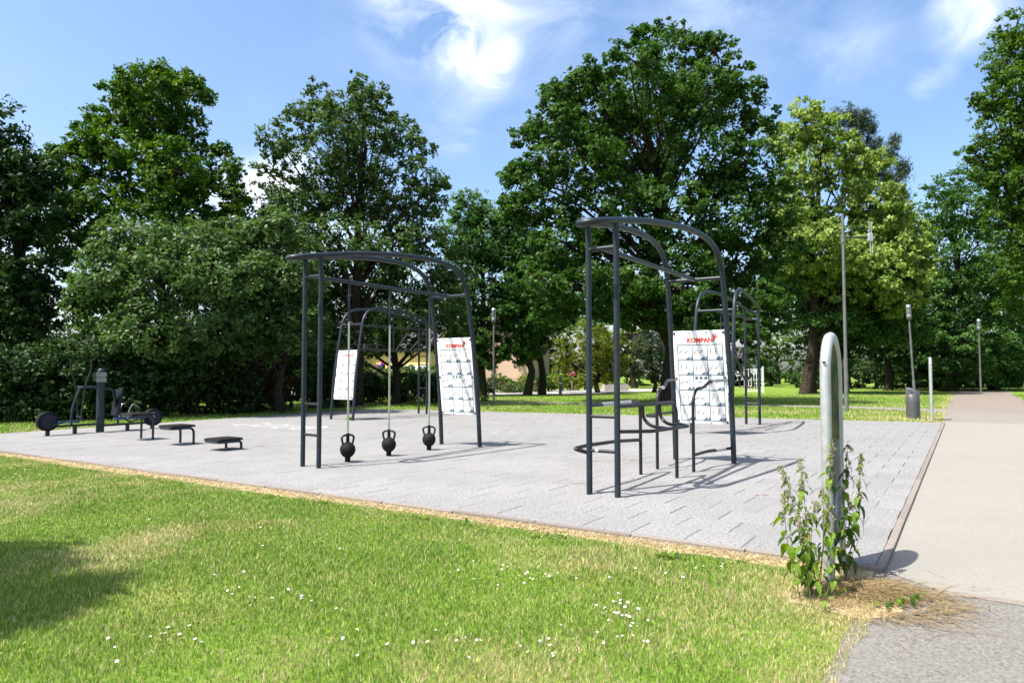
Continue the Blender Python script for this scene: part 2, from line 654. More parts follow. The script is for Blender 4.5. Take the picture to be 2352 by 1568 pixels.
# kerbs
kerb = tag(MB().prism([tuple((uv(0, 0) + (uv(-0.066, 0) - uv(0, 0))).xy), tuple(uv(-0.004, 0).xy), tuple(uv(-0.004, 17.75).xy), tuple(uv(-0.066, 17.75).xy)], -0.06, 0.012)
           .build('kerb', KERB), None, None, None, 'structure')
for k in range(18):
    l = 0.985 if k < 17 else 0.72
    MB().bbox((0, 0, 0), (l, 0.064, 0.06), 0.006).build('kerb_stone', KERB, kerb, loc=uv(-0.036, k + l / 2 + 0.005, 0.008 + rp.uniform(-.003, .003)), rot=(0, 0, VANG + rp.uniform(-.004, .004)))
fl = (uv(18.6, -0.6) - uv(0, 0))
fang = math.atan2(fl.y, fl.x)
kf = tag(MB().box((fl.length / 2, 0, -0.02), (fl.length, 0.05, 0.06)).build('kerb', KERB, loc=uv(0, -0.032), rot=(0, 0, fang)), None, None, None, 'structure')
ks = MB().bbox((0.4975, 0, 0.0), (0.992, 0.058, 0.07), 0.006).me('kerb_stone', KERB)
for k in range(18):
    put('kerb_stone', ks, kf, loc=(k - 0.05, rp.uniform(-.004, .004), 0.006 + rp.uniform(-.004, .003)), rot=(0, 0, rp.uniform(-.003, .003)))

# paths: the strip right of the kerb line
PW = -3.05
sheet('footpath', [uv(-0.069, -0.02), uv(-0.45, -0.36), uv(PW, -0.55), uv(PW, 19.2), uv(-0.0, 18.4), uv(-0.069, 17.7)], 0.008, CONC)
sheet('asphalt_path', [uv(0.0, -0.03), uv(0.03, -8), uv(PW, -8), uv(PW, 0.5), uv(-0.1, 0.5)], 0.004, ASPH)
b = MB()
for k in range(3):
    p0 = uv(-0.5 - k * 0.98, -0.37 - k * 0.065)
    b = MB().bbox((0, 0, 0), (0.97, 0.07, 0.03), 0.004)
    o = b.build('kerb_strip', KERB, loc=(p0.x + 0.40, p0.y - 0.22, 0.0), rot=(0, 0, math.atan2(-0.50, 0.86)))
    tag(o, None, None, None, 'structure')
sheet('far_path', [uv(0.0, 18.42), uv(PW, 19.22), uv(PW, 24.6), uv(0.1, 25.2)], 0.006, PINK)
sheet('gravel_path', [uv(0.1, 25.22), uv(PW, 24.62), uv(PW - 0.3, 60), uv(0.2, 60)], 0.005, GRAV)
cp = [ground(*S(3780, 1636)), ground(*S(3400, 1625)), ground(*S(2900, 1616)), ground(*S(2300, 1610.5)), ground(*S(1900, 1608))]
cq = [ground(*S(3820, 1651)), ground(*S(3400, 1634)), ground(*S(2900, 1622)), ground(*S(2300, 1616)), ground(*S(1900, 1613.5))]
sheet('cross_path', cq + list(reversed(cp)), 0.010, PINK)
far_l = ground(*S(1300, 1580)); far_r = ground(*S(2420, 1580))
sheet('road', [ground(*S(1000, 1586)), ground(*S(2350, 1575)), ground(*S(2620, 1563)), ground(*S(2900, 1557)), ground(*S(2900, 1553)), ground(*S(2360, 1556)), ground(*S(2150, 1562)), ground(*S(1000, 1567))], 0.008, ROADM)

# painted play markings on the pad
PAINT = mat('worn_white_paint', (0.42, 0.42, 0.42), 0.85, c2=(0.25, 0.25, 0.25), scale=22, thr=(0.40, 0.58))


def ring_me(rx, ry, w_, n=28):
    b = MB()
    vs = []
    for k in range(n):
        a_ = 2 * math.pi * k / n
        vs += [(rx * math.cos(a_), ry * math.sin(a_), 0), ((rx - w_) * math.cos(a_), (ry - w_) * math.sin(a_), 0)]
    return b.add(vs, [(2 * k, (2 * k + 2) % (2 * n), (2 * k + 3) % (2 * n), 2 * k + 1) for k in range(n)]).me('painted_ring', PAINT)


pr_ = ring_me(0.30, 0.30, 0.14)
for (x, y) in [(975, 1703), (1040, 1700), (1050, 1708), (1115, 1705), (1128, 1713), (1190, 1711), (1200, 1719), (1268, 1714)]:
    g = ground(*S(x, y))
    tag(put('painted_ring', pr_, pad, loc=(g.x, g.y, TZ + 0.004), rot=(0, 0, VANG)), None, None, None, None)
pr2 = ring_me(0.30, 0.30, 0.02)
PAINT2 = pr2
for i in range(4):
    for j in range(3):
        g = ground(*S(1640, 1742)) + Vector((V2.x * i * 0.8 + U2.x * j * -0.8, V2.y * i * 0.8 + U2.y * j * -0.8, 0))
        put('painted_ring', pr2, pad, loc=(g.x, g.y, TZ + 0.004))
# rusty dust smears
DUST = mat('red_brown_dust', (0.20, 0.085, 0.055), 0.95, c2=(0.34, 0.25, 0.22), scale=60)
for (x, y, l, a_) in [(2310, 1942, .18, .2), (2410, 1850, .5, .1), (3060, 1989, .12, .1), (3030, 1990, .08, .6), (2880, 1712, 1.0, .1), (3030, 1716, .9, -.1), (3080, 1722, .5, .2), (2950, 1722, .6, .3), (1040, 1790, .3, .2), (2540, 1846, .35, .3)]:
    g = ground(*S(x, y))
    r_ = random.Random(int(x * 7 + y))
    pts = []
    for k in range(12):
        t = 2 * math.pi * k / 12
        q = r_.uniform(0.5, 1.0)
        pts.append((math.cos(t) * l * 0.5 * q, math.sin(t) * 0.03 * q * (1 + l), 0))
    MB().poly(pts).build('dust_smear', DUST, pad, loc=(g.x, g.y, TZ + 0.0045), rot=(0, 0, a_))


# ---------------------------------------------------------------- training rigs
RL = 3.76
prof = [(0.0, 3.285), (0.6, 3.39), (1.3, 3.475), (2.0, 3.525), (2.55, 3.52), (2.92, 3.46), (3.16, 3.34), (3.31, 3.15), (3.385, 2.92), (3.47, 2.5), (3.57, 1.9), (3.68, 1.1), (3.76, 0.0)]


def lat(s):
    return 0.185 + 0.30 * max(0, min(1, s / RL))


def leg_x(z):
    zs = [p[1] for p in prof[6:]][::-1]
    xs = [p[0] for p in prof[6:]][::-1]
    return float(np.interp(z, zs, xs))


def u_tube():
    left = [Vector((s, lat(s), z)) for s, z in reversed(prof)]
    right = [Vector((s, -lat(s), z)) for s, z in prof]
    nose = [Vector((-0.16, 0.175, 3.255)), Vector((-0.33, 0.135, 3.225)), Vector((-0.43, 0.06, 3.205)), Vector((-0.43, -0.06, 3.205)), Vector((-0.33, -0.135, 3.225)), Vector((-0.16, -0.175, 3.255))]
    return smooth_path(left + nose + right, 4)


ME_TOP = MB().tube(u_tube(), 0.043, 12).me('top_tube', SLATE)
ME_POST = MB().tube([(0, 0, 0), (0, 0, 3.25)], 0.037, 14).me('post', SLATE)
ME_FBAR = MB().cyl((0, -0.2, 2.965), (0, 0.2, 2.965), 0.030).me('crossbar', SLATE)
xr = leg_x(2.965)
ME_RBAR = MB().cyl((xr, -0.46, 2.965), (xr, 0.46, 2.965), 0.030).me('crossbar', SLATE)
ME_SPINE = MB().cyl((0, 0, 2.965), (xr, 0, 2.965), 0.030).me('spine_bar', SLATE)
ME_RUNG = MB().cyl((0, -0.17, 0), (0, 0.17, 0), 0.020).me('rung', GRIP)
ME_BOLT = MB().lathe([(0.0, 0.014), (0.012, 0.011), (0.017, 0.0)][::-1], 10).me('bolt', BOLT)


def text_me(body, size, name, m, off=0.0):
    cu = bpy.data.curves.new(name, 'FONT')
    cu.body = body
    cu.size = size
    cu.align_x = 'CENTER'
    cu.align_y = 'CENTER'
    cu.offset = off
    cu.resolution_u = 3
    o = bpy.data.objects.new(name, cu)
    me = bpy.data.meshes.new_from_object(o)
    bpy.data.objects.remove(o)
    bpy.data.curves.remove(cu)
    me.materials.clear()
    me.materials.append(m)
    me.name = name
    return me


BW, BH = 0.86, 1.53
ME_LOGO = text_me('KOMPAN', 0.102, 'lettering', REDP, 0.005)


def disc(b, c, r, n=10, z=0.0):
    b.poly([(c[0] + r * math.cos(2 * math.pi * k / n), c[1] + r * math.sin(2 * math.pi * k / n), z) for k in range(n)])


def limb(b, p, q, w_, z=0.0):
    p, q = Vector((*p, z)), Vector((*q, z))
    d = (q - p).normalized()
    s_ = Vector((-d.y, d.x, 0)) * w_ / 2
    b.poly([p - s_, p + s_, q + s_, q - s_][::-1])


eb = MB()      # leaping figure emblem
disc(eb, (-0.012, 0.052), 0.013)
for (p, q, w_) in [((-0.035, 0.03), (0.0, 0.012), .02), ((0.028, 0.062), (0.006, 0.006), .02), ((0.0, 0.01), (0.058, 0.0), .018), ((-0.002, 0.012), (-0.014, -0.062), .021), ((0.006, 0.02), (0.0, -0.02), .03)]:
    limb(eb, p, q, w_)
ME_EMB = eb.me('emblem', REDP)
grid = MB()
gx0, gx1, gy0, gy1 = -0.36, 0.385, -0.715, 0.535
lw = 0.015
for i in range(4):
    x = gx0 + (gx1 - gx0) * i / 3
    grid.poly([(x - lw / 2, gy0, 0), (x + lw / 2, gy0, 0), (x + lw / 2, gy1, 0), (x - lw / 2, gy1, 0)])
for j in range(6):
    y = gy0 + (gy1 - gy0) * j / 5
    for i in range(3):
        xa, xb = gx0 + (gx1 - gx0) * i / 3 + lw / 2, gx0 + (gx1 - gx0) * (i + 1) / 3 - lw / 2
        grid.poly([(xa, y - lw / 2, 0), (xb, y - lw / 2, 0), (xb, y + lw / 2, 0), (xa, y + lw / 2, 0)])
fig_a, fig_b, fig_c, fig_d = MB(), MB(), MB(), MB()
cw_, ch_ = (gx1 - gx0) / 3, (gy1 - gy0) / 5
rf = random.Random(3)
for i in range(3):
    for j in range(5):
        x0, y0 = gx0 + cw_ * i + lw / 2, gy0 + ch_ * j + lw / 2
        if (i, j) == (1, 2):
            for k in range(3):
                disc(grid, (x0 + 0.042 + k * 0.075, y0 + 0.195), 0.029, 14)
            limb(fig_a, (x0 + 0.06, y0 + 0.135), (x0 + 0.13, y0 + 0.135), 0.010)
            limb(fig_d, (x0 + 0.16, y0 + 0.11), (x0 + 0.20, y0 + 0.03), 0.035)
            limb(fig_a, (x0 + 0.165, y0 + 0.085), (x0 + 0.195, y0 + 0.03), 0.012)
            continue
        grid.poly([(x0 + 0.12, y0, 0), (x0 + cw_ - lw, y0, 0), (x0 + cw_ - lw, y0 + 0.045, 0), (x0 + 0.165, y0 + 0.045, 0)])
        limb(fig_c, (x0 + 0.185, y0 + 0.022), (x0 + 0.218, y0 + 0.022), 0.022, 0.0012)
        for k in range(1 + (4 - j) // 2):
            disc(fig_a, (x0 + 0.014 + k * 0.012, y0 + 0.218), 0.004, 6)
        pose = rf.random()
        for k in range(2):
            cx_, cy_ = x0 + 0.045 + k * 0.085, y0 + 0.125 + rf.uniform(-.015, .015)
            ang = rf.uniform(-0.25, 0.25) if pose < 0.7 else rf.uniform(0.7, 1.1)
            ca, sa = math.cos(ang), math.sin(ang)
            P_ = lambda x, y: (cx_ + (x * ca + y * sa) * .8, cy_ + (-x * sa + y * ca) * .8)
            disc(fig_a, P_(0, 0.062), 0.007, 8)
            limb(fig_c, P_(0, 0.05), P_(0, 0.005), 0.018)
            limb(fig_a, P_(0, 0.004), P_(0, -0.02), 0.016)
            limb(fig_d, P_(0.006, -0.02), P_(rf.uniform(-.005, .02), -0.055), 0.010)
            limb(fig_d, P_(-0.006, -0.02), P_(rf.uniform(-.02, .005), -0.055), 0.010)
            limb(fig_d, P_(0.012, 0.045), P_(rf.uniform(.01, .035), rf.uniform(.01, .06)), 0.009)
            limb(fig_a, P_(0.003, -0.055), P_(0.008, -0.066), 0.008)
        limb(fig_b, (x0 + 0.195, y0 + 0.075), (x0 + 0.215, y0 + 0.098), 0.005)
        limb(fig_b, (x0 + 0.195, y0 + 0.098), (x0 + 0.213, y0 + 0.078), 0.005)
ME_GRID = grid.me('grid_print', SLATEP)
ME_FIG = fig_a.me('exercise_print', INK)
ME_FIGR = fig_b.me('exercise_print', REDP)
ME_FIGP = fig_c.me('exercise_print', PALEINK)
ME_FIGS = fig_d.me('exercise_print', SKIN)
ME_PANEL = MB().bbox((0, 0, 0), (BW, BH, 0.013), 0.004).me('info_board', WHITE)


def board(root, inward):
    """board between the bent legs; printed on the side that looks to the posts (inward) or away from them"""
    z0, z1 = 0.63, 2.15
    x0, x1 = leg_x(z0), leg_x(z1)
    c = Vector(((x0 + x1) / 2, 0, (z0 + z1) / 2))
    up = Vector((x1 - x0, 0, z1 - z0)).normalized()
    if inward:
        right = Vector((0, -1, 0))
    else:
        right = Vector((0, 1, 0))
    nrm = right.cross(up)
    R = Matrix((right, up, nrm)).transposed().to_euler()
    p = put('info_board', ME_PANEL, root, loc=c, rot=R)
    tag(p, 'white instruction board with a grid of exercises')
    for nm_, me, loc in (('lettering', ME_LOGO, (0.02, 0.605, 0.0095)), ('emblem', ME_EMB, (0.262, 0.648, 0.0105)), ('grid_print', ME_GRID, (0, 0, 0.0085)), ('exercise_print', ME_FIG, (0, 0, 0.0100)),
                         ('exercise_print', ME_FIGP, (0, 0, 0.0097)), ('exercise_print', ME_FIGS, (0, 0, 0.0094)), ('exercise_print', ME_FIGR, (0, 0, 0.0092))):
        o_ = put(nm_, me, p, loc=loc)
        if nm_ == 'exercise_print':
            o_['kind'] = 'stuff'
    for sx in (-1, 1):
        for sy in (-0.73, -0.02, 0.73):
            put('bolt', ME_BOLT, p, loc=(sx * 0.405, sy, 0.0075), scale=(1.2, 1.2, 1.2))
        put('bolt', ME_BOLT, p, loc=(sx * 0.14, 0.735, 0.0075), scale=(.7, .7, .7))
        put('bolt', ME_BOLT, p, loc=(sx * 0.14, -0.745, 0.0075), scale=(.7, .7, .7))


def rig(label, o, rz, inward):
    r = thing('training_rig', label, 'training rig', (o[0], o[1], TZ - 0.004), rz, 'exercise rigs on the rubber pad')
    put('top_tube', ME_TOP, r)
    for s_ in (-1, 1):
        put('post', ME_POST, r, loc=(0, s_ * 0.185, 0))
        for z in (0.35, 1.0, 1.75, 2.4):
            put('bolt', ME_BOLT, r, loc=(-0.036, s_ * 0.185, z), rot=(0, -math.pi / 2, 0), scale=(.6, .6, .6))
        for z in (3.02, 2.9, 2.82):
            put('bolt', ME_BOLT, r, loc=(leg_x(z) - 0.042, s_ * lat(leg_x(z)), z), rot=(0, -math.pi / 2, 0), scale=(.55, .55, .55))
    put('crossbar', ME_FBAR, r)
    put('crossbar', ME_RBAR, r)
    put('spine_bar', ME_SPINE, r)
    board(r, inward)
    return r


def rungs(r, zs):
    for z in zs:
        put('rung', ME_RUNG, r, loc=(0, 0, z))


O1, O2, O3, O4 = (1.089, 8.201), (-3.117, 10.640), (-3.163, 24.244), (6.783, 19.294)
r1 = rig('nearest and largest dark steel rig with waist-high dip bars under its arch', O1, VANG, True)
r2 = rig('dark steel rig with three kettlebell poles between its posts and board', O2, VANG, True)
r3 = rig('farthest dark steel rig seen through the kettlebell rig, with a ladder and overhead handles', O3, VANG + math.pi, False)
r4 = rig('dark steel rig with hanging suspension straps behind the dip bar rig', O4, VANG + math.pi, False)

# --- rig 1: dip and push-up bars
rungs(r1, (0.94, 0.53))
tr = 0.024


def bar(name, pts, r, par, m=GRIP, rad=0.09):
    return MB().tube(fillet(pts, rad), r, 10).build(name, m, par)


bar('dip_bar', [(0, 0.2, 1.065), (1.70, 0.29, 1.055), (1.82, 0.295, 0.96), (1.82, 0.295, 0)], tr, r1)
MB().cyl((0.42, 0.222, 1.063), (1.42, 0.275, 1.057), tr + 0.002, 10).build('worn_sleeve', TAPE, r1)
bar('dip_bar', [(0, -0.2, 1.065), (1.68, -0.245, 1.055), (1.80, -0.25, 0.96), (1.80, -0.25, 0)], tr, r1)
bar('handle_bar', [(leg_x(1.34), 0.45, 1.34), (3.05, 0.36, 1.34), (2.86, 0.33, 1.23), (2.62, 0.31, 1.23), (2.47, 0.30, 1.08), (2.47, 0.30, 0)], tr, r1, rad=0.10)
MB().cyl((2.64, 0.311, 1.23), (2.82, 0.327, 1.23), tr + 0.002, 10).build('worn_sleeve', TAPE, r1)
bar('handle_bar', [(leg_x(1.34), -0.45, 1.34), (3.10, -0.32, 1.34), (2.90, -0.28, 1.23), (2.64, -0.26, 1.23), (2.50, -0.25, 1.08), (2.50, -0.25, 0)], tr, r1, rad=0.10)
MB().cyl((3.12, -0.325, 1.34), (3.56, -0.44, 1.34), tr + 0.002, 10).build('worn_sleeve', TAPE, r1)
bar('push_up_bar', [(1.82, 0.295, 0.50), (1.05, 0.30, 0.545), (0.25, 0.33, 0.56), (-0.12, 0.33, 0.55), (0.0, 0.2, 0.50)], tr, r1, rad=0.06)
bar('push_up_bar', [(0, -0.19, 0.77), (0.30, -0.50, 0.77), (1.30, -0.60, 0.77), (1.50, -0.42, 0.77), (1.80, -0.25, 0.77)], tr * 0.9, r1, rad=0.06)
bar('hanger', [(0.68, -0.22, 1.06), (0.66, -0.23, 0.90), (0.64, -0.34, 0.80), (0.74, -0.54, 0.77)], tr * 0.9, r1)
bar('hanger', [(1.22, -0.235, 1.055), (1.18, -0.25, 0.90), (1.12, -0.36, 0.80), (1.20, -0.58, 0.77)], tr * 0.9, r1)
bar('push_up_bar', [(2.47, 0.30, 0.80), (2.52, 0.50, 0.80), (leg_x(0.8), 0.50, 0.80)], tr * 0.9, r1, rad=0.06)
bar('push_up_bar', [(2.50, -0.25, 0.25), (3.1, -0.27, 0.25), (leg_x(0.28), -0.45, 0.25)], tr, r1, rad=0.06)
MB().cyl((3.30, -0.33, 0.25), (3.55, -0.405, 0.25), tr + 0.002, 10).build('worn_sleeve', TAPE, r1)
MB().cyl((0, 0.06, 0.53), (0, 0.10, 0.53), 0.0215, 10).build('worn_sleeve', TAPE, r1)

# --- rig 2: kettlebells on poles
rungs(r2, (0.98, 0.50))
kb_ball = MB().lathe([(0.05, -0.125), (0.085, -0.10), (0.118, -0.05), (0.127, 0.0), (0.118, 0.05), (0.09, 0.09), (0.05, 0.117), (0.03, 0.125)], 20).me('ball', RUBBER)
kb_face = MB().lathe([(0.062, 0.0), (0.062, 0.006), (0.052, 0.006), (0.050, 0.002), (0.0, 0.002)], 18).me('face_disc', GRIP)
kb_handle = MB().tube(fillet([(0, -0.085, 0.07), (0, -0.118, 0.205), (0, -0.06, 0.24), (0, 0.06, 0.24), (0, 0.118, 0.205), (0, 0.085, 0.07)], 0.05), 0.018, 10).me('handle', GRIP)
kb_col = MB().lathe([(0.028, 0.10), (0.028, 0.265)], 12).me('collar', RUBBER)
kb_foot = MB().lathe([(0.045, 0), (0.045, 0.085)], 14).me('foot', RUBBER)
for k, (x, lab) in enumerate(((0.76, 'black kettlebell on the steel pole nearest the two upright posts'), (1.72, 'black kettlebell on the middle of the three poles'), (2.80, 'black kettlebell on the pole beside the printed board'))):
    MB().tube([(x, 0, 0.0), (x, 0, 2.965)], 0.0165, 12).build('pole', STEEL, r2)
    MB().tube([(x, 0, 2.30), (x, 0, 2.965)], 0.021, 12).build('pole_sleeve', SLATE, r2)
    put('pole_foot', kb_foot, r2, loc=(x, 0, 0))
    P = Vector((*O2, 0)) + Vector((V2.x * x, V2.y * x, TZ))
    kb = thing('kettlebell', lab, 'kettlebell', (P.x, P.y, TZ + 0.075), math.radians([135, 78, 92][k]), 'kettlebells on poles')
    put('ball', kb_ball, kb, loc=(0, 0, 0.125))
    put('face_disc', kb_face, kb, loc=(-0.105, 0, 0.115), rot=(0, -math.pi / 2 - 0.05, 0))
    put('handle', kb_handle, kb, loc=(0, 0, 0.125))
    put('collar', kb_col, kb, loc=(0, 0, 0.125))

# --- rig 3: ladder, overhead handles
rungs(r3, (0.49, 0.91, 1.73, 2.03, 2.41, 2.62, 2.83))
for s_ in (-1, 1):
    y = s_ * 0.30
    bar('overhead_bar', [(0, s_ * 0.2, 2.20), (0.4, y, 2.20), (leg_x(2.2), s_ * 0.44, 2.20)], tr, r3)
    bar('overhead_handle', [(2.2, s_ * 0.34, 2.20), (2.33, s_ * 0.30, 2.36), (3.15, s_ * 0.34, 2.36), (3.27, s_ * 0.41, 2.20)], tr * 0.85, r3, rad=0.06)
    bar('overhead_handle', [(2.78, s_ * 0.32, 2.36), (2.66, s_ * 0.37, 2.20)], tr * 0.85, r3)
    bar('corner_handle', [(1.5, 0.0, 2.965), (1.3, s_ * 0.12, 2.96), (0.45, s_ * 0.40, 2.97), (0.30, s_ * 0.42, 2.88), (1.05, s_ * 0.33, 2.20)], tr * 0.9, r3, rad=0.06)
bar('corner_handle', [(0.0, 0.17, 3.0), (-0.75, 0.16, 2.99), (-0.88, 0.14, 2.90), (-0.6, 0.12, 2.58), (0, 0.17, 2.3)], tr * 0.9, r3, rad=0.06)
bar('corner_handle', [(0.0, -0.17, 2.84), (-0.75, -0.16, 2.86)], tr * 0.9, r3, rad=0.06)
MB().cyl((1.5, 0, 2.2), (1.5, 0, 2.96), 0.02, 8).build('drop_bar', SLATE, r3)
MB().cyl((1.5, -0.33, 2.2), (1.5, 0.33, 2.2), 0.02, 8).build('crossbar', SLATE, r3)

# --- rig 4: rungs and suspension straps
rungs(r4, (0.60, 1.04))
STRAP = mat('black_strap', (0.012, 0.012, 0.013), 0.8)


def susp(x, y, z0, lab, sw):
    c, s_ = math.cos(VANG + math.pi), math.sin(VANG + math.pi)
    P = (O4[0] + c * x - s_ * y, O4[1] + s_ * x + c * y, z0)
    t = thing('suspension_trainer', lab, 'suspension strap', P, VANG + math.pi, 'suspension straps on the far rig')
    MB().box((0, 0, (2.95 - z0 - 0.95) / 2 + 0.95), (0.05, 0.02, 2.95 - z0 - 0.95)).build('main_strap', STRAP, t)
    MB().lathe([(0.03, 0.88), (0.05, 0.93), (0.03, 0.98)], 10).build('buckle', BOLT, t)
    for q in (-1, 1):
        MB().tube([(0, 0, 0.93), (0.0, q * sw, 0.36)], 0.015, 6).build('strap', STRAP, t)
        MB().tube(fillet([(0, q * sw, 0.38), (q * .03, q * sw - 0.09, 0.10), (q * .03, q * sw - 0.075, 0.0), (q * .03, q * sw + 0.075, 0.0), (q * .03, q * sw + 0.09, 0.10), (0, q * sw, 0.38)], 0.035), 0.02, 8).build('handle', BOLT, t)


susp(0.62, 0.0, 1.10, 'black suspension strap with two triangular handles beside the ladder posts', 0.11)
susp(1.75, 0.0, 1.45, 'black suspension strap partly hidden behind the board leg of the nearest rig', 0.07)
susp(2.9, 0.0, 1.35, 'black suspension strap hanging behind the top of the nearest white board', 0.06)

# ---------------------------------------------------------------- step benches
def bench(label, legs_mid, h):
    c = Vector(legs_mid) - V2 * 0.0
    t = thing('step_bench', label, 'step bench', (c.x, c.y, TZ - 0.003), VANG, 'step benches in a row')
    fz = h - 0.06
    path = [(0.0, 0.24, 0), (0.0, 0.24, fz), (-0.46, 0.24, fz), (-0.46, -0.24, fz), (0.0, -0.24, fz), (0.0, -0.24, 0)]
    MB().tube(fillet(path, min(0.12, fz * 0.6), 6), 0.024, 10).build('frame', SLATE, t)
    b = MB().bbox((-0.215, 0, h - 0.02), (0.52, 0.50, 0.045), 0.02)
    p = b.build('seat_pad', RUBBER, t)
    put('emblem', ME_EMB2, p, loc=(-0.215, 0, h + 0.004), rot=(0, 0, -math.pi / 2))
    return t


eb2 = MB()
disc(eb2, (-0.008, 0.045), 0.010)
for (p, q, w_) in [((-0.03, 0.03), (0.0, 0.012), .012), ((0.028, 0.055), (0.006, 0.006), .012), ((0.0, 0.01), (0.05, 0.0), .012), ((-0.002, 0.012), (-0.014, -0.055), .013)]:
    limb(eb2, p, q, w_)
ME_EMB2 = eb2.me('emblem', mat('dull_red_print', (0.30, 0.02, 0.02), 0.6))
bench('tallest black-topped step bench, beside the exercise machine', (-8.035, 15.105), 0.585)
bench('middle-height black-topped step bench between the tall and the low one', (-6.70, 14.145), 0.40)
bench('lowest black-topped step bench, nearest the kettlebell rig', (-5.365, 13.23), 0.225)

# ---------------------------------------------------------------- cross trainer with seat cycle
ct = thing('exercise_machine', 'dark cross trainer and seated cycle joined on one column at the left', 'exercise machine', (-10.117, 16.84, TZ - 0.003), VANG)
c = MB().lathe([(0.09, 0), (0.09, 1.48), (0.085, 1.53), (0.06, 1.56), (0.0, 1.565)], 18).build('column', SLATE, ct)
for z, nm_ in ((1.41, 'sign_plate'), (1.285, 'sign_plate')):
    b = MB().prism([(sx_ * 0.085 + 0.03 * math.cos(a0 + q * math.pi / 8), sy_ * 0.027 + 0.03 * math.sin(a0 + q * math.pi / 8)) for sx_, sy_, a0 in ((1, -1, -math.pi / 2), (1, 1, 0), (-1, 1, math.pi / 2), (-1, -1, math.pi)) for q in range(5)], -0.006, 0.006)
    b.build(nm_, PLATE, ct, loc=(-0.051, -0.106, z), rot=(math.pi / 2, 0, -0.45))
MB().box((-0.10, 0.03, 1.36), (0.10, 0.12, 0.22)).build('display_box', RUBBER, ct)
flywheel = MB().lathe([(0.0, -0.075), (0.19, -0.075), (0.225, -0.06), (0.225, 0.06), (0.19, 0.075), (0.0, 0.075)], 30, smooth=False).me('flywheel', RUBBER)
fw_disc = MB().lathe([(0.165, 0.0), (0.165, 0.006), (0.0, 0.006)], 30, smooth=False).me('wheel_cover', mat('deep_blue_cover', (0.006, 0.010, 0.024), 0.45, spec=0.3))
for x in (-1.16, 1.30):
    f_ = put('flywheel', flywheel, ct, loc=(x, 0, 0.335 if x < 0 else 0.30), rot=(math.pi / 2, 0, 0))
    put('wheel_cover', fw_disc, f_, loc=(0, 0, 0.076))
    f2 = put('wheel_cover', fw_disc, f_, loc=(0, 0, -0.076), rot=(math.pi, 0, 0))
for x in (-1.15, -0.57, 0.66, 1.29):
    MB().box((x, 0, 0.09), (0.075, 0.06, 0.19)).build('leg', SLATE, ct)
MB().box((-0.60, 0, 0.205), (1.0, 0.06, 0.05)).build('base_beam', SLATE, ct)
MB().box((0.64, 0, 0.165), (1.1, 0.06, 0.05)).build('base_beam', SLATE, ct)
bar('arm', [(-0.1, 0, 1.11), (-0.44, 0, 1.11)], 0.028, ct, SLATE)
MB().cyl((-0.47, -0.17, 1.11), (-0.47, 0.17, 1.11), 0.03, 10).build('axle', SLATE, ct)
bar('curved_frame', [(-0.47, 0, 1.11), (-0.57, 0, 0.85), (-0.65, 0, 0.55), (-0.65, 0, 0.22)], 0.028, ct, SLATE, 0.2)
for s_, dx in ((1, -0.06), (-1, 0.06)):
    y = s_ * 0.15
    bar('handlebar', [(-0.47 + dx * 2.6, y * 1.15, 1.80), (-0.47 + dx * 2.6, y * 1.15, 1.52), (-0.47 + dx, y, 1.25), (-0.47 + dx * 0.3, y, 0.9), (-0.47 - dx * 0.6, y, 0.40)], 0.019, ct, GRIP, 0.12)
    MB().box((-0.66 - dx * 2, y, 0.30), (0.42, 0.13, 0.03), Matrix.Rotation(-0.08 * s_, 3, 'Y')).build('pedal', BLUE if s_ < 0 else SLATE, ct)
    MB().cyl((-0.47 - dx * 0.6, y - 0.03, 0.40), (-0.47 - dx * 0.6, y + 0.03, 0.40), 0.035, 10).build('joint', SLATE, ct)
    bar('crank', [(-0.84, y, 0.30), (-1.10, y * 0.75, 0.25)], 0.018, ct, SLATE)
    bar('seat_handle', [(0.55, s_ * 0.20, 0.31), (0.56, s_ * 0.23, 0.5), (0.64, s_ * 0.24, 0.66), (0.70, s_ * 0.24, 0.67)], 0.014, ct, STEEL, 0.05)
bar('seat_arm', [(0.08, 0, 1.06), (0.27, 0, 1.06), (0.34, 0, 0.86), (0.42, 0, 0.25), (0.42, 0, 0.17)], 0.026, ct, SLATE, 0.08)
MB().bbox((0, 0, 0), (0.66, 0.36, 0.05), 0.02).build('seat_back', mat('navy_pad', (0.005, 0.009, 0.018), .6, spec=0.2), ct, loc=(0.40, 0, 0.72), rot=(0, math.radians(98), 0))
MB().box((0.345, 0, 0.72), (0.03, 0.10, 0.62), Matrix.Rotation(-0.14, 3, 'Y')).build('seat_back_shell', RUBBER, ct)
MB().bbox((0.62, 0, 0.315), (0.46, 0.40, 0.05), 0.02).build('seat', BLUE, ct)
bar('seat_bracket', [(0.60, 0, 0.29), (0.72, 0, 0.20), (0.95, 0, 0.26), (1.05, 0, 0.34)], 0.018, ct, SLATE, 0.08)
for s_ in (-1, 1):
    bar('pedal_crank', [(1.30, s_ * 0.08, 0.30), (1.24, s_ * 0.10, 0.42), (1.24, s_ * 0.18, 0.42)], 0.012, ct, STEEL, 0.02)

# ---------------------------------------------------------------- information arches
PRINT = mat('arch_photo_print', (0.020, 0.040, 0.010), 0.7, spec=0.08, c2=(0.11, 0.10, 0.03), scale=7, thr=(0.42, 0.62), detail=6)
PANEL = mat('arch_panel', (0.20, 0.195, 0.19), 0.7, spec=0.08, c2=(0.16, 0.155, 0.15), scale=6)


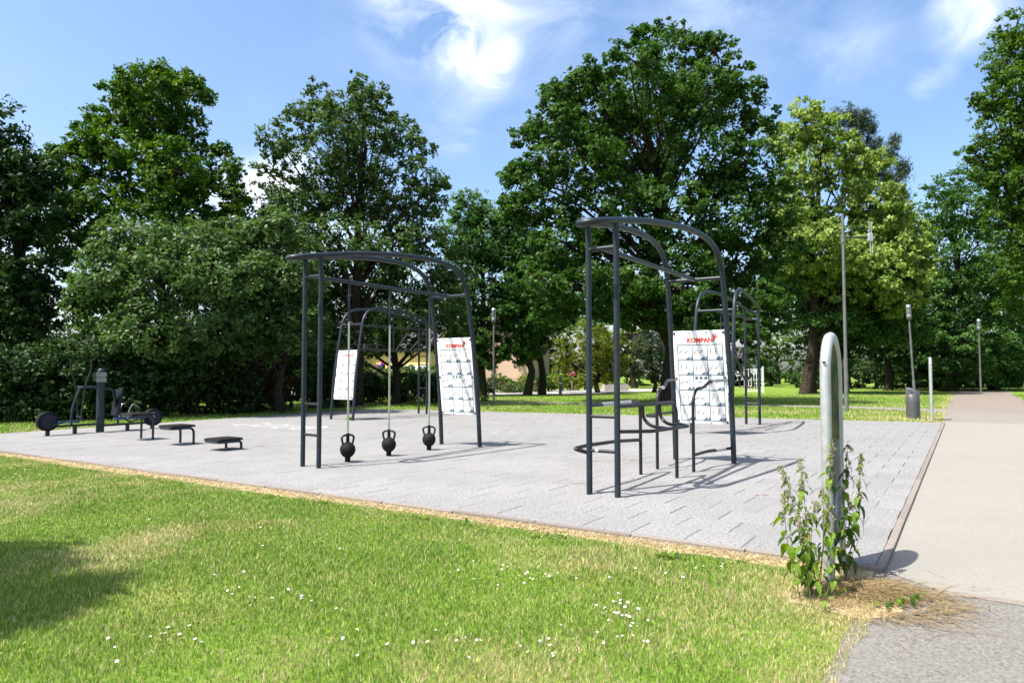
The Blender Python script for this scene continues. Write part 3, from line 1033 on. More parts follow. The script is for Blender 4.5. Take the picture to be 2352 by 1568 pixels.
def arch(label, p, rz, h, w_, r, printed=True):
    t = thing('information_arch', label, 'information post', (p[0], p[1], 0), rz, 'steel arches at the ends of the pad')
    R_ = w_ / 2
    pts = [(-R_, 0, -0.05), (-R_, 0, 0.5), (-R_, 0, h - R_ * 1.15)]
    for k in range(1, 12):
        a_ = math.pi - math.pi * k / 12
        pts.append((R_ * math.cos(a_), 0, h - r - R_ * 1.15 + (R_ * 1.15) * math.sin(a_) + 0.0))
    pts[2] = (-R_, 0, h - r - R_ * 1.15)
    pts += [(R_, 0, h - r - R_ * 1.15), (R_, 0, 0.5), (R_, 0, -0.05)]
    MB().tube(pts, r, 16).build('tube_frame', GALV, t)
    z0, z1 = 0.22, h - r - R_ * 1.15
    wi = R_ - r * 0.6
    outline = [(-wi, z0), (wi, z0), (wi, z1)] + [(wi * math.cos(math.pi * k / 10), z1 + wi * 1.15 * math.sin(math.pi * k / 10)) for k in range(1, 10)] + [(-wi, z1)]
    vs = [(x, -0.012, z) for x, z in outline] + [(x, 0.012, z) for x, z in outline]
    n = len(outline)
    pb = MB().add(vs, [tuple(range(n)), tuple(reversed(range(n, 2 * n)))] + [(i, n + i, n + (i + 1) % n, (i + 1) % n) for i in range(n)])
    pn = pb.build('panel', PANEL, t)
    for s_ in (-1, 1):
        zz = z0 + (z1 - z0) * 0.62
        ol = [(-wi * .94, zz), (wi * .94, zz), (wi * .94, z1)] + [(wi * .94 * math.cos(math.pi * k / 10), z1 + wi * 1.05 * math.sin(math.pi * k / 10)) for k in range(1, 10)] + [(-wi * .94, z1)]
        if s_ > 0:
            ol = ol[::-1]
        MB().poly([(x, s_ * 0.0145, z) for x, z in ol]).build('picture_print', PRINT, pn)
        tb = MB()
        rr = random.Random(4)
        for k in range(16):
            z = zz - 0.05 - k * 0.022 - (0.04 if k > 7 else 0)
            l = wi * rr.uniform(0.9, 1.7)
            q = [(-wi * .85, s_ * 0.0145, z), (-wi * .85 + l, s_ * 0.0145, z), (-wi * .85 + l, s_ * 0.0145, z + 0.007), (-wi * .85, s_ * 0.0145, z + 0.007)]
            tb.poly(q if s_ < 0 else q[::-1])
        tb.build('text_print', INK, pn)
        MB().poly([(-wi * .3, s_ * 0.015, z0 + .25), (wi * .1, s_ * 0.015, z0 + .2), (wi * .3, s_ * 0.015, z0 + .38), (0, s_ * 0.015, z0 + .4)][::-s_]).build('blue_mark', mat('blue_mark', (0.03, 0.16, 0.42), .4), pn)
    for z in (h * 0.9,):
        MB().lathe([(0.012, 0.0), (0.012, 0.003), (0.0, 0.003)], 10).build('bolt', BOLT, t, loc=(-R_ - r * 0.93, 0, h - 0.23), rot=(0, -math.pi / 2, 0))
    return t


na = ground(*S(3318, 2338))
nv = Vector((V2.x * 0.24, V2.y * 0.24))
arch('tall pale steel arch rising from the nettles at the front', (na.x + V2.x * 0.265, na.y + V2.y * 0.265), VANG, 1.80, 0.53, 0.0375)
fa = ground(*S(3743, 1684))
arch('slim steel arch on dry grass beside the litter bin', (fa.x, fa.y + 0.2), VANG + 0.06, 1.97, 0.47, 0.042)

# ---------------------------------------------------------------- litter bin, lamps, mast
bp_ = ground(*S(3668, 1677))
bn = thing('litter_bin', 'dark grey slant-topped cylindrical litter bin beside the path', 'litter bin', (bp_.x, bp_.y + 0.2, 0), math.radians(-8))
n = 28
vs = []
for ring, (r_, z) in enumerate([(0.195, 0.0), (0.198, 0.5), (0.198, None), (0.18, None), (0.18, 0.55)]):
    for k in range(n):
        a_ = 2 * math.pi * k / n
        x, y = r_ * math.cos(a_), r_ * math.sin(a_)
        zz = z if z is not None else 0.955 - x * 0.36
        vs.append((x, y, zz))
fs = [(i * n + k, i * n + (k + 1) % n, (i + 1) * n + (k + 1) % n, (i + 1) * n + k) for i in range(4) for k in range(n)]
MB().add(vs, fs, True).build('shell', BINM, bn)
tops = [(0.178 * math.cos(2 * math.pi * k / n), 0.178 * math.sin(2 * math.pi * k / n)) for k in range(n)]
MB().poly([(x, y, 0.935 - x * 0.36) for x, y in tops]).build('lid', BINM, bn)
oc = Vector((-0.13, -0.142, 0.885))
Rh = Vector((-0.66, -0.75, 0)).to_track_quat('Z', 'Y').to_matrix()
MB().lathe([(0.072, 0.012), (0.072, 0.018), (0.064, 0.018), (0.064, 0.0)], 18, oc, Rh).build('opening_rim', BINM, bn)
MB().lathe([(0.065, 0.008), (0.0, 0.008)], 18, oc, Rh).build('opening_shade_disc', HOLE_SHADE, bn)  # near-black disc paints the darkness inside the bin; no hole is cut
MB().lathe([(0.185, -0.02), (0.185, 0.012)], n).build('base_plate', RUBBER, bn)


def lamp(label, p, h, lean=(0, 0)):
    t = thing('park_lamp', label, 'park lamp', (p[0], p[1], 0), 0, 'park lamps along the path')
    t.rotation_euler = (lean[1], lean[0], 0)
    MB().cyl((0, 0, -0.1), (0, 0, h * 0.22), 0.068).build('sleeve', GREYP, t)
    MB().tube([(0, 0, h * 0.2), (0, 0, h - 0.75)], [0.052, 0.045], 12).build('pole', GREYP, t)
    MB().lathe([(0.045, h - 0.80), (0.125, h - 0.76), (0.125, h - 0.52), (0.10, h - 0.51)], 18).build('lamp_base', GREYP, t)
    MB().lathe([(0.095, h - 0.51), (0.095, h - 0.12)], 18).build('lamp_glass', GLASSM, t)
    MB().cyl((0, 0, h - 0.5), (0, 0, h - 0.15), 0.03, 8).build('lamp_core', STEEL, t)
    for k in range(6):
        a_ = 2 * math.pi * k / 6 + 0.3
        MB().cyl((0.108 * math.cos(a_), 0.108 * math.sin(a_), h - 0.52), (0.108 * math.cos(a_), 0.108 * math.sin(a_), h - 0.12), 0.008, 6).build('rod', STEEL, t)
    MB().lathe([(0.12, h - 0.13), (0.12, h), (0.0, h + 0.005)], 18).build('lamp_cap', STEEL, t)


la = ground(2101.5, 920)
lamp('leaning grey park lamp rising behind the litter bin', (la.x, la.y), 5.05, (-0.045, 0))
lb = ground(2253, 905)
lamp('upright grey park lamp where the gravel path enters the wood', (lb.x, lb.y), 5.1)
lc = ground(*S(1975, 1601))
lamp('park lamp in tree shade left of the peach house', (lc.x, lc.y), 4.9)

mp_ = ground(*S(3387, 1647))
mt = thing('camera_mast', 'tall thin grey mast with a side arm and white aerial box', 'mast', (mp_.x, mp_.y, 0), 0)
MB().cyl((0, 0, -0.1), (0, 0, 2.05), 0.075).build('sleeve', GREYP, mt)
MB().tube([(0, 0, 2.0), (0, 0, 7.55)], [0.06, 0.05], 14).build('mast', GREYP, mt)
MB().cyl((0, 0, 6.43), (0, 0, 6.75), 0.078).build('clamp', GREYP, mt)
MB().tube([(0, 0, 6.63), (0.92, -0.1, 6.63)], 0.034, 8).build('arm', SLATE, mt)
MB().bbox((0.98, -0.11, 6.62), (0.19, 0.13, 0.30), 0.02).build('aerial_box', GALV, mt)
for dx in (-0.045, 0.03):
    MB().cyl((0.99 + dx, -0.13, 6.75), (0.99 + dx, -0.13, 7.22), 0.016, 8).build('aerial', GALV, mt)
    MB().cyl((1.02 + dx, -0.13, 6.5), (1.02 + dx, -0.13, 6.0), 0.016, 8).build('aerial', GALV, mt)

# ---------------------------------------------------------------- houses, garden, gate and sign across the road
ROOF = mat('dark_roof_tile', (0.075, 0.068, 0.072), 0.8, c2=(0.05, 0.045, 0.05), scale=3)
FRAME = mat('white_frame', (0.75, 0.75, 0.74), 0.5)
PANE = mat('window_pane', (0.03, 0.04, 0.05), 0.08)


def house(label, corner, Y, w_, d_, h_, rz, wallm, roof_h=2.2, wins=((0.25, 1.5), (0.7, 1.5))):
    t = thing('house', label, 'house', (corner[0], corner[1], 0), rz)
    MB().box((w_ / 2, d_ / 2, h_ / 2), (w_, d_, h_)).add([(0, 0, h_), (0, d_, h_), (0, d_ / 2, h_ + roof_h - 0.12), (w_, 0, h_), (w_, d_, h_), (w_, d_ / 2, h_ + roof_h - 0.12)], [(0, 1, 2), (3, 5, 4)]).build('wall', wallm, t)
    rb = MB()
    for s_ in (0, 1):
        y0, y1 = (-0.45, d_ / 2) if s_ == 0 else (d_ + 0.45, d_ / 2)
        z0 = h_ - 0.45 * roof_h / (d_ / 2)
        rb.add([(-0.3, y0, z0), (w_ + 0.3, y0, z0), (w_ + 0.3, y1, h_ + roof_h), (-0.3, y1, h_ + roof_h),
                (-0.3, y0, z0 + .14), (w_ + 0.3, y0, z0 + .14), (w_ + 0.3, y1, h_ + roof_h + .14), (-0.3, y1, h_ + roof_h + .14)],
               [(0, 1, 2, 3), (7, 6, 5, 4), (0, 4, 5, 1), (1, 5, 6, 2), (0, 3, 7, 4)])
    rf_ = rb.build('roof', ROOF, t)
    MB().box((w_ * 0.3, d_ * 0.5, h_ + roof_h + 0.3), (0.5, 0.5, 1.0)).build('chimney', mat('brick_red', (0.28, 0.12, 0.08), .9), rf_)
    for (fx, z) in wins:
        x = fx * w_
        fr = MB()
        for (cx_, cz_, sx, sz) in ((x, z + .62, 1.1, .09), (x, z - .62, 1.1, .09), (x - .5, z, .09, 1.15), (x + .5, z, .09, 1.15), (x, z, .07, 1.15)):
            fr.box((cx_, -0.02, cz_), (sx, 0.08, sz))
        f_ = fr.build('window', FRAME, t)
        MB().box((x, -0.006, z), (0.92, 0.02, 1.16)).build('pane', PANE, f_)
    return t


PEACH = mat('peach_render', (0.46, 0.34, 0.27), 0.9, c2=(0.52, 0.34, 0.25), scale=2)
YELL = mat('yellow_render', (0.72, 0.52, 0.20), 0.9, c2=(0.68, 0.48, 0.18), scale=2)
GREYW = mat('pale_grey_render', (0.5, 0.51, 0.54), 0.9)
g = ground(*S(1850, 1549)); house('peach rendered house half hidden behind the street trees', (-5.2, 64), 64, 7.3, 8.0, 5.6, math.radians(-14), PEACH, 2.4, ((0.12, 1.6), (0.12, 4.2)))
house('yellow rendered house seen between the trees behind the kettlebell rig', (-13.4, 60), 60, 6.8, 7.0, 3.6, math.radians(-20), YELL, 2.0, ((0.75, 1.4), (0.92, 1.4)))
house('pale grey building glimpsed through the shrubs at the left', (-24.5, 58), 58, 11.0, 7.0, 4.6, 0.0, GREYW, 1.6, ((0.2, 1.6), (0.8, 1.6)))
house('low pale building at the far end of the right-hand lawn', (27.0, 118), 118, 16.0, 8.0, 4.0, 0.05, GREYW, 2.0, ((0.2, 1.6), (0.5, 1.6), (0.8, 1.6)))

sg = at(874.5, 842, 44)
st_ = thing('road_sign', 'round blue and red no-stopping sign with a white plate below', 'road sign', (sg.x, sg.y, 0), 0.12)
MB().cyl((0, 0.05, 0), (0, 0.05, sg.z + 0.3), 0.03, 8).build('pole', GALV, st_)
SB, SR = mat('sign_blue', (0.02, 0.06, 0.42), .4), mat('sign_red', (0.55, 0.02, 0.03), .4)
Rf = Matrix.Rotation(math.pi / 2, 3, 'X')
MB().lathe([(0.0, -0.01), (0.30, -0.01), (0.30, 0.01), (0.0, 0.01)], 24, (0, 0, sg.z), Rf).build('disc', SR, st_)
MB().lathe([(0.235, 0.0), (0.235, 0.014), (0.0, 0.014)], 24, (0, 0, sg.z), Rf).build('blue_face', SB, st_)
MB().box((0, -0.0175, sg.z), (0.5, 0.004, 0.06), Matrix.Rotation(math.radians(45), 3, 'Y')).build('slash', SR, st_)
MB().bbox((0, 0, 0), (0.48, 0.72, 0.02), 0.004).build('plate', WHITE, st_, loc=(0, 0, sg.z - 0.74), rot=(math.pi / 2, 0, 0))
for z in (-0.55, -0.98):
    MB().box((0, -0.0135, sg.z + z), (0.3, 0.003, 0.05)).build('plate_print', INK, st_)

CONCR = mat('planter_concrete', (0.36, 0.34, 0.31), 0.9, c2=(0.28, 0.27, 0.25), scale=5)
g = ground(*S(2460, 1563))
pl_ = thing('concrete_planter', 'low pale concrete planter on the far verge beside the yew', 'planter', (g.x, g.y, 0), 0.1)
b = MB()
for (cx_, cy_, sx, sy) in ((0, -0.45, 1.9, 0.12), (0, 0.45, 1.9, 0.12), (-0.89, 0, 0.12, 0.78), (0.89, 0, 0.12, 0.78)):
    b.box((cx_, cy_, 0.26), (sx, sy, 0.58))
b.build('trough', CONCR, pl_)
MB().box((0, 0, 0.40), (1.64, 0.76, 0.1)).build('soil', mat('planter_soil', (0.05, 0.035, 0.025), .95), pl_)
g = ground(*S(2242, 1578))
bo = thing('verge_bollard', 'pointed grey wooden bollard at the road edge left of the yew', 'bollard', (g.x, g.y, 0), 0.2)
MB().lathe([(0.11, -0.05), (0.11, 0.95), (0.08, 1.15), (0.0, 1.3)], 10).build('post', mat('weathered_wood', (0.22, 0.21, 0.20), .9, c2=(.14, .13, .12), scale=9), bo)
MB().lathe([(0.116, 0.72), (0.116, 0.82)], 10).build('reflector_band', WHITE, bo)
g = ground(*S(2288, 1565))
ts = thing('warning_sign', 'small triangular warning sign on a thin post by the road', 'road sign', (g.x, g.y, 0), 0.1)
MB().cyl((0, 0.03, 0), (0, 0.03, 1.75), 0.03, 8).build('pole', GALV, ts)
MB().prism([(-0.38, -0.25), (0.38, -0.25), (0, 0.40)], -0.01, 0.01).build('triangle', SR, ts, loc=(0, 0, 1.5), rot=(math.pi / 2, 0, 0))
MB().prism([(-0.24, -0.18), (0.24, -0.18), (0, 0.24)], 0.011, 0.014).build('triangle_face', WHITE, ts, loc=(0, 0, 1.5), rot=(math.pi / 2, 0, 0))

wg = ground(*S(3018, 1571))
gt = thing('garden_gate', 'white barred gate at the edge of the far lawn', 'gate', (wg.x - 0.6, wg.y, 0), 0.1)
for k in range(7):
    MB().cyl((k * 0.2, 0, 0.05), (k * 0.2, 0, 1.75), 0.022, 6).build('bar', FRAME, gt)
for z in (0.12, 0.95, 1.7):
    MB().box((0.6, 0, z), (1.3, 0.04, 0.06)).build('rail', FRAME, gt)
for k in (-0.08, 1.28):
    MB().box((k, 0, 0.95), (0.09, 0.09, 1.9)).build('gate_post', FRAME, gt)

# ---------------------------------------------------------------- foliage
def leafmat(name, ca, cb, trans=0.38, rough=0.5, spec=0.18):
    m = bpy.data.materials.new(name)
    m.use_nodes = True
    t = m.node_tree
    b = t.nodes['Principled BSDF']
    b.inputs['Roughness'].default_value = rough
    b.inputs['Specular IOR Level'].default_value = spec
    at_ = N(t, 'ShaderNodeAttribute', attribute_name='tint')
    mx_ = N(t, 'ShaderNodeMixRGB')
    mx_.inputs[1].default_value = (*ca, 1)
    mx_.inputs[2].default_value = (*cb, 1)
    t.links.new(at_.outputs['Fac'], mx_.inputs[0])
    t.links.new(mx_.outputs[0], b.inputs['Base Color'])
    tr_ = N(t, 'ShaderNodeBsdfTranslucent')
    h = N(t, 'ShaderNodeHueSaturation', ins={'Hue': 0.495, 'Saturation': 1.15, 'Value': 1.35})
    t.links.new(mx_.outputs[0], h.inputs['Color'])
    t.links.new(h.outputs[0], tr_.inputs['Color'])
    ms = N(t, 'ShaderNodeMixShader', ins={0: trans})
    t.links.new(b.outputs[0], ms.inputs[1])
    t.links.new(tr_.outputs[0], ms.inputs[2])
    t.links.new(ms.outputs[0], t.nodes['Material Output'].inputs['Surface'])
    return m


LM = {
    'oak': leafmat('leaf_oak', (0.022, 0.062, 0.012), (0.068, 0.138, 0.024)),
    'maple': leafmat('leaf_maple', (0.026, 0.072, 0.010), (0.090, 0.165, 0.018)),
    'alder': leafmat('leaf_alder', (0.032, 0.072, 0.018), (0.090, 0.145, 0.038)),
    'hornbeam': leafmat('leaf_hornbeam', (0.034, 0.078, 0.016), (0.100, 0.165, 0.045), spec=0.3),
    'lime': leafmat('leaf_lime', (0.090, 0.165, 0.024), (0.300, 0.375, 0.100)),
    'dark': leafmat('leaf_dark', (0.016, 0.038, 0.010), (0.040, 0.078, 0.018), trans=0.25),  # dark leaves; also carries the shade of the undergrowth in its colour
    'ash': leafmat('leaf_ash', (0.028, 0.080, 0.016), (0.085, 0.170, 0.036)),
    'bright': leafmat('leaf_bright', (0.055, 0.115, 0.014), (0.130, 0.210, 0.030)),
    'gold': leafmat('leaf_gold', (0.085, 0.120, 0.012), (0.190, 0.220, 0.030)),
    'pine': leafmat('leaf_pine', (0.025, 0.045, 0.024), (0.070, 0.095, 0.055), trans=0.1),
    'copper': leafmat('leaf_copper', (0.045, 0.030, 0.015), (0.085, 0.055, 0.028), trans=0.2),
}


def unit(a):
    return a / np.maximum(np.linalg.norm(a, axis=1, keepdims=True), 1e-9)


def leaf_mesh(name, P, Nn, size, m, rg, aspect=0.62, tint=None, droop=0.0):
    """one folded rhombic leaf at every point"""
    n = len(P)
    r = unit(rg.normal(size=(n, 3)))
    ax = r - Nn * np.sum(r * Nn, 1, keepdims=True)
    ax[:, 2] -= droop
    ax = unit(ax)
    sd_ = unit(np.cross(Nn, ax))
    sz = (size * 1.07 * rg.uniform(0.65, 1.3, n))[:, None]
    a_ = P - ax * sz * 0.5
    c_ = P + ax * sz * 0.5
    fold = Nn * sz * 0.12
    b_ = P + sd_ * sz * aspect * 0.5 + fold - ax * sz * 0.06
    d_ = P - sd_ * sz * aspect * 0.5 + fold - ax * sz * 0.06
    V = np.stack([a_, b_, c_, d_], 1).reshape(-1, 3)
    Q = np.arange(n * 4, dtype=np.int32).reshape(-1, 4)
    me = mesh_np(name, V, quads=Q, m=m)
    at_ = me.attributes.new('tint', 'FLOAT', 'FACE')
    if tint is None:
        tint = rg.random(n)
    at_.data.foreach_set('value', np.clip(tint, 0, 1).astype(np.float32))
    return me


LEAFTOT = [0]


def sample_lobes(C, R, nleaf, size, rg, per=26, spread=0.34, upb=0.45, back=0.55, shell=0.5):
    """clumps of leaves through the outer part of each ellipsoid, thinned where another ellipsoid covers them"""
    C, R = np.asarray(C, float), np.asarray(R, float)
    wt = (R[:, 0] * R[:, 2]) ** 0.9
    wt /= wt.sum()
    nc = max(6, int(nleaf * 0.85 / per))
    K = int(nc * 3.2)
    li = rg.choice(len(C), K, p=wt)
    d = unit(rg.normal(size=(K, 3)))
    fr = 1.0 - shell * rg.random(K) ** 1.6 + 0.10 * rg.normal(size=K) * (rg.random(K) < 0.35)
    P = C[li] + d * R[li] * fr[:, None]
    keep = np.ones(K, bool)
    for j in range(len(C)):
        q = np.linalg.norm((P - C[j]) / R[j], axis=1)
        keep &= ~((q < 0.55) & (li != j) & (rg.random(K) < 0.6))
    sprig = rg.random(K) < 0.10
    P = np.where(sprig[:, None], C[li] + d * R[li] * rg.uniform(1.02, 1.18, K)[:, None], P)
    keep &= ~((d[:, 1] > 0.25) & (rg.random(K) > back))
    P, d, li, sprig = P[keep][:nc], d[keep][:nc], li[keep][:nc], sprig[keep][:nc]
    nc = len(P)
    cr = np.clip(R[li].mean(1) * spread, size * 1.6, 0.62) * rg.uniform(0.55, 1.2, nc) * np.where(sprig, 0.55, 1.0)
    cnt = rg.integers(int(per * 0.6), int(per * 1.4) + 1, nc)
    cnt = np.where(sprig, cnt // 2, cnt)
    idx = np.repeat(np.arange(nc), cnt)
    n = len(idx)
    off = unit(rg.normal(size=(n, 3))) * (rg.random(n) ** 0.5)[:, None] * cr[idx][:, None]
    off[:, 2] *= 0.7
    LP = P[idx] + off
    Nn = unit(d[idx] * 0.55 + np.array([0, 0, upb]) + rg.normal(size=(n, 3)) * 0.55)
    ti = np.clip(0.45 + 0.22 * rg.normal(size=nc)[idx] + 0.2 * rg.normal(size=n), 0, 1)
    return LP, Nn, ti, P


def branches(b, base, top, C, clumps, rt, rg, nb=5, thick=0.16):
    base, top = np.asarray(base, float), np.asarray(top, float)
    ln = np.linalg.norm(top - base)
    wob = rg.normal(size=(7, 3)) * 0.018 * ln
    wob[:, 2] = 0
    wob[0] = 0
    tp = [base + (top - base) * k / 6 + wob[k] for k in range(7)]
    flare = [1.45, 1.05, 0.9, 0.75, 0.6, 0.42, 0.2]
    b.tube([Vector(p) for p in tp], [rt * f for f in flare], 9, caps=False)
    order = np.argsort(C[:, 2])
    for j in order:
        c_ = C[j]
        hfrac = np.clip((c_[2] - base[2]) / max(1e-3, top[2] - base[2]), 0, 1)
        s_ = np.clip(hfrac * 0.78 - 0.12, 0.22, 0.9)
        i0 = int(s_ * 6)
        p0 = tp[i0] + (tp[min(i0 + 1, 6)] - tp[i0]) * (s_ * 6 - i0)
        mid = p0 * 0.45 + c_ * 0.55 + np.array([0, 0, 0.08 * np.linalg.norm(c_ - p0)]) + rg.normal(size=3) * 0.15
        r0 = rt * np.interp(s_, [0.2, 1], [0.48, 0.2])
        pth = smooth_path([p0, p0 * 0.75 + mid * 0.25, mid, c_], 3)
        m_ = len(pth)
        b.tube(pth, [max(0.012, r0 * (1 - 0.75 * k / (m_ - 1))) for k in range(m_)], 6, caps=False)
        dist = np.linalg.norm(clumps - c_, axis=1)
        near = np.argsort(dist)[: 60]
        for q in rg.choice(near, min(nb, len(near)), replace=False):
            e = clumps[q]
            m2_ = c_ * 0.5 + e * 0.5 + rg.normal(size=3) * 0.12
            b.tube([Vector(c_), Vector(m2_), Vector(e)], [r0 * 0.28 + 0.008, r0 * 0.18 + 0.006, 0.006], 5, caps=False)


def tree(name, label, cat, base, Y, lobes, kind, nleaf, size, seed, trunk_r=0.22, top=None, depth=0.5, per=26, bark=None, group='trees around the pad',
         nb=5, upb=0.45, aspect=0.62, droop=0.0, spread=0.34, fwd=0.0, mirror=True, back=0.4, shell=0.5, rough=4):
    rg = np.random.default_rng(seed)
    pts = []
    xs = [l[0] for l in lobes]
    cx_, hw = (min(xs) + max(xs)) / 2, max(30, (max(xs) - min(xs)) / 2)
    C, R = [], []
    for l in lobes:
        px, py, rx, ry = l[:4]
        k = max(0.0, 1 - ((px - cx_) / (hw * 1.15)) ** 2) ** 0.5
        D = depth * hw / F * Y
        dy = l[4] if len(l) > 4 else rg.uniform(-1.0, 0.35) * D * k
        dy -= fwd
        p = at(px, py, Y + dy)
        rxm, rzm = rx / F * (Y + dy), ry / F * (Y + dy)
        C.append(p); R.append((rxm, (rxm + rzm) / 2, rzm))
        if mirror and rg.random() < 0.45:
            dy2 = rg.uniform(0.3, 1.0) * D * k + 0.4
            p = at(px + rg.uniform(-15, 15), py + rg.uniform(-5, 20), Y + dy2)
            C.append(p); R.append((rxm * .95, (rxm + rzm) / 2, rzm * .95))
    C, R = np.array([tuple(c_) for c_ in C]), np.array(R)
    C0 = C
    if rough:
        EC, ER = [], []
        for c_, r_ in zip(C, R):
            for q in range(rough):
                d_ = rg.normal(size=3)
                d_ /= np.linalg.norm(d_)
                EC.append(c_ + d_ * r_ * rg.uniform(.75, 1.0)); ER.append(r_ * rg.uniform(.28, .5))
        C, R = np.vstack([C, EC]), np.vstack([R, ER])
    P, Nn, ti, cl = sample_lobes(C, R, nleaf, size, rg, per, spread, upb, back, shell)
    C = C0
    P[:, 2] = np.maximum(P[:, 2], 0.05)
    LEAFTOT[0] += len(P)
    b0 = np.array([base[0] * Y / base[1], Y + 0.3, 0.0])
    t = thing(name, label, cat, tuple(b0), 0, group)
    zt = C[:, 2].max()
    i = np.argmax(C[:, 2])
    tp = np.array([b0[0] * 0.55 + C[:, 0].mean() * 0.45, b0[1] * 0.7 + C[:, 1].mean() * 0.3, zt * 0.93]) if top is None else np.array(top)
    bb = MB()
    branches(bb, b0 - b0 + np.array([0, 0, -0.15]), tp - b0, C - b0, cl - b0, trunk_r, rg, nb)
    bb.build('trunk', bark or BARK, t)
    me = leaf_mesh('crown', P - b0, Nn, size, LM[kind], rg, aspect, ti, droop)
    put('crown', me, t)
    return t


def shrub(name, label, base, lobes3, kind, nleaf, size, seed, group=None, cat='shrub', stems=5, per=22, bark=None, shell=0.5):
    """lobes3: (dx, dy, z, rx, ry, rz) around the base in metres"""
    rg = np.random.default_rng(seed)
    C = np.array([l[:3] for l in lobes3], float)
    R = np.array([l[3:6] for l in lobes3], float)
    P, Nn, ti, cl = sample_lobes(C, R, nleaf, size, rg, per, 0.36, 0.4, 0.6, shell)
    keep = P[:, 2] > 0.02
    P, Nn, ti = P[keep], Nn[keep], ti[keep]
    LEAFTOT[0] += len(P)
    t = thing(name, label, cat, (base[0], base[1], 0), 0, group)
    bb = MB()
    for k in range(stems):
        c_ = C[k % len(C)]
        q = cl[rg.integers(len(cl))]
        s0 = np.array([c_[0] * 0.35 + rg.uniform(-.2, .2), c_[1] * 0.35 + rg.uniform(-.2, .2), -0.05])
        bb.tube(smooth_path([s0, s0 * 0.4 + c_ * 0.6, c_, q], 3), [0.05, .046, .042, .038, .034, .03, .024, .018, .012, .008], 6, caps=False)
    bb.build('stem', bark or BARK, t)
    put('crown', leaf_mesh('crown', P, Nn, size, LM[kind], rg, 0.65, ti), t)
    return t


# --- the row of trees at the left
b_ = ground(35, 962)
tree('maple_tree', 'dark leafy tree cut off by the left edge of the picture', 'tree', b_, 24,
     [(-10, 300, 70, 70), (25, 370, 60, 70), (-60, 380, 100, 110), (70, 400, 45, 45), (20, 470, 100, 90), (110, 400, 40, 40), (95, 480, 60, 60), (-50, 540, 110, 90), (40, 590, 110, 80), (-20, 690, 120, 80), (80, 690, 70, 60), (60, 780, 70, 45)],
     'dark', 42000, 0.17, 1, 0.24)
b_ = ground(350, 945)
tree('maple_tree', 'tall airy tree with sky showing between its branches, left of the shrubs', 'tree', b_, 27,
     [(318, 195, 55, 48), (385, 185, 55, 40), (435, 215, 40, 42), (262, 248, 52, 46), (345, 275, 75, 62), (432, 300, 50, 52), (212, 318, 55, 44), (285, 362, 82, 62), (395, 390, 82, 62), (490, 375, 52, 42), (540, 392, 34, 30), (175, 385, 60, 48), (140, 350, 34, 30),
      (475, 445, 60, 46), (225, 455, 82, 60), (345, 470, 85, 52), (540, 455, 34, 30), (130, 450, 50, 46), (420, 500, 80, 50), (160, 540, 70, 60), (520, 510, 50, 40)],
     'maple', 52000, 0.165, 2, 0.22, per=22, nb=7, spread=0.3)
b_ = ground(815, 926)
tree('alder_tree', 'grey-green tree with ragged crown behind the kettlebell rig', 'tree', b_, 30,
     [(832, 212, 36, 36), (742, 240, 50, 44), (868, 232, 40, 36), (800, 282, 76, 56), (690, 292, 48, 44), (640, 325, 44, 44), (902, 302, 50, 44), (945, 338, 44, 40), (722, 362, 76, 55), (832, 372, 86, 62), (618, 400, 46, 48), (955, 410, 60, 46), (1008, 425, 30, 24),
      (700, 452, 86, 56), (820, 462, 86, 56), (930, 482, 76, 52), (640, 480, 55, 48), (985, 470, 40, 36), (780, 550, 105, 56), (900, 570, 86, 56), (690, 560, 70, 56), (975, 560, 55, 50)],
     'alder', 62000, 0.145, 3, 0.22, per=24, nb=7, spread=0.3)
# overhanging hornbeam thicket in front
b_ = ground(360, 955)
tree('hornbeam_tree', 'broad low hornbeam thicket overhanging the exercise machine', 'tree', b_, 23.5,
     [(335, 560, 100, 62), (445, 565, 90, 60), (245, 635, 84, 66), (370, 650, 110, 78), (505, 640, 95, 70), (240, 725, 76, 60), (340, 755, 100, 66), (470, 745, 105, 66), (270, 800, 60, 36), (400, 815, 90, 40), (205, 680, 45, 50)],
     'hornbeam', 60000, 0.13, 4, 0.16, fwd=0.8, spread=0.32, per=24)
b_ = ground(640, 940)
tree('hornbeam_tree', 'second hornbeam filling the gap left of the kettlebell rig', 'tree', b_, 25,
     [(600, 605, 84, 66), (675, 645, 80, 66), (560, 690, 76, 66), (640, 725, 84, 66), (580, 790, 80, 50), (690, 760, 66, 56), (560, 540, 60, 50), (640, 520, 55, 45)],
     'hornbeam', 38000, 0.13, 5, 0.15, fwd=0.6, spread=0.32, per=24)
b_ = ground(905, 918)
tree('field_maple', 'drooping dark green tree directly behind the kettlebell poles', 'tree', b_, 32,
     [(745, 640, 80, 55), (850, 640, 84, 56), (950, 640, 84, 60), (720, 725, 60, 50), (830, 720, 80, 48), (930, 720, 80, 48), (1010, 690, 66, 60), (1040, 620, 50, 50), (770, 780, 60, 36), (1000, 770, 60, 34), (720, 810, 60, 46), (850, 785, 60, 28), (930, 780, 56, 26), (1050, 780, 40, 30)],
     'alder', 46000, 0.15, 6, 0.17, fwd=0.4)

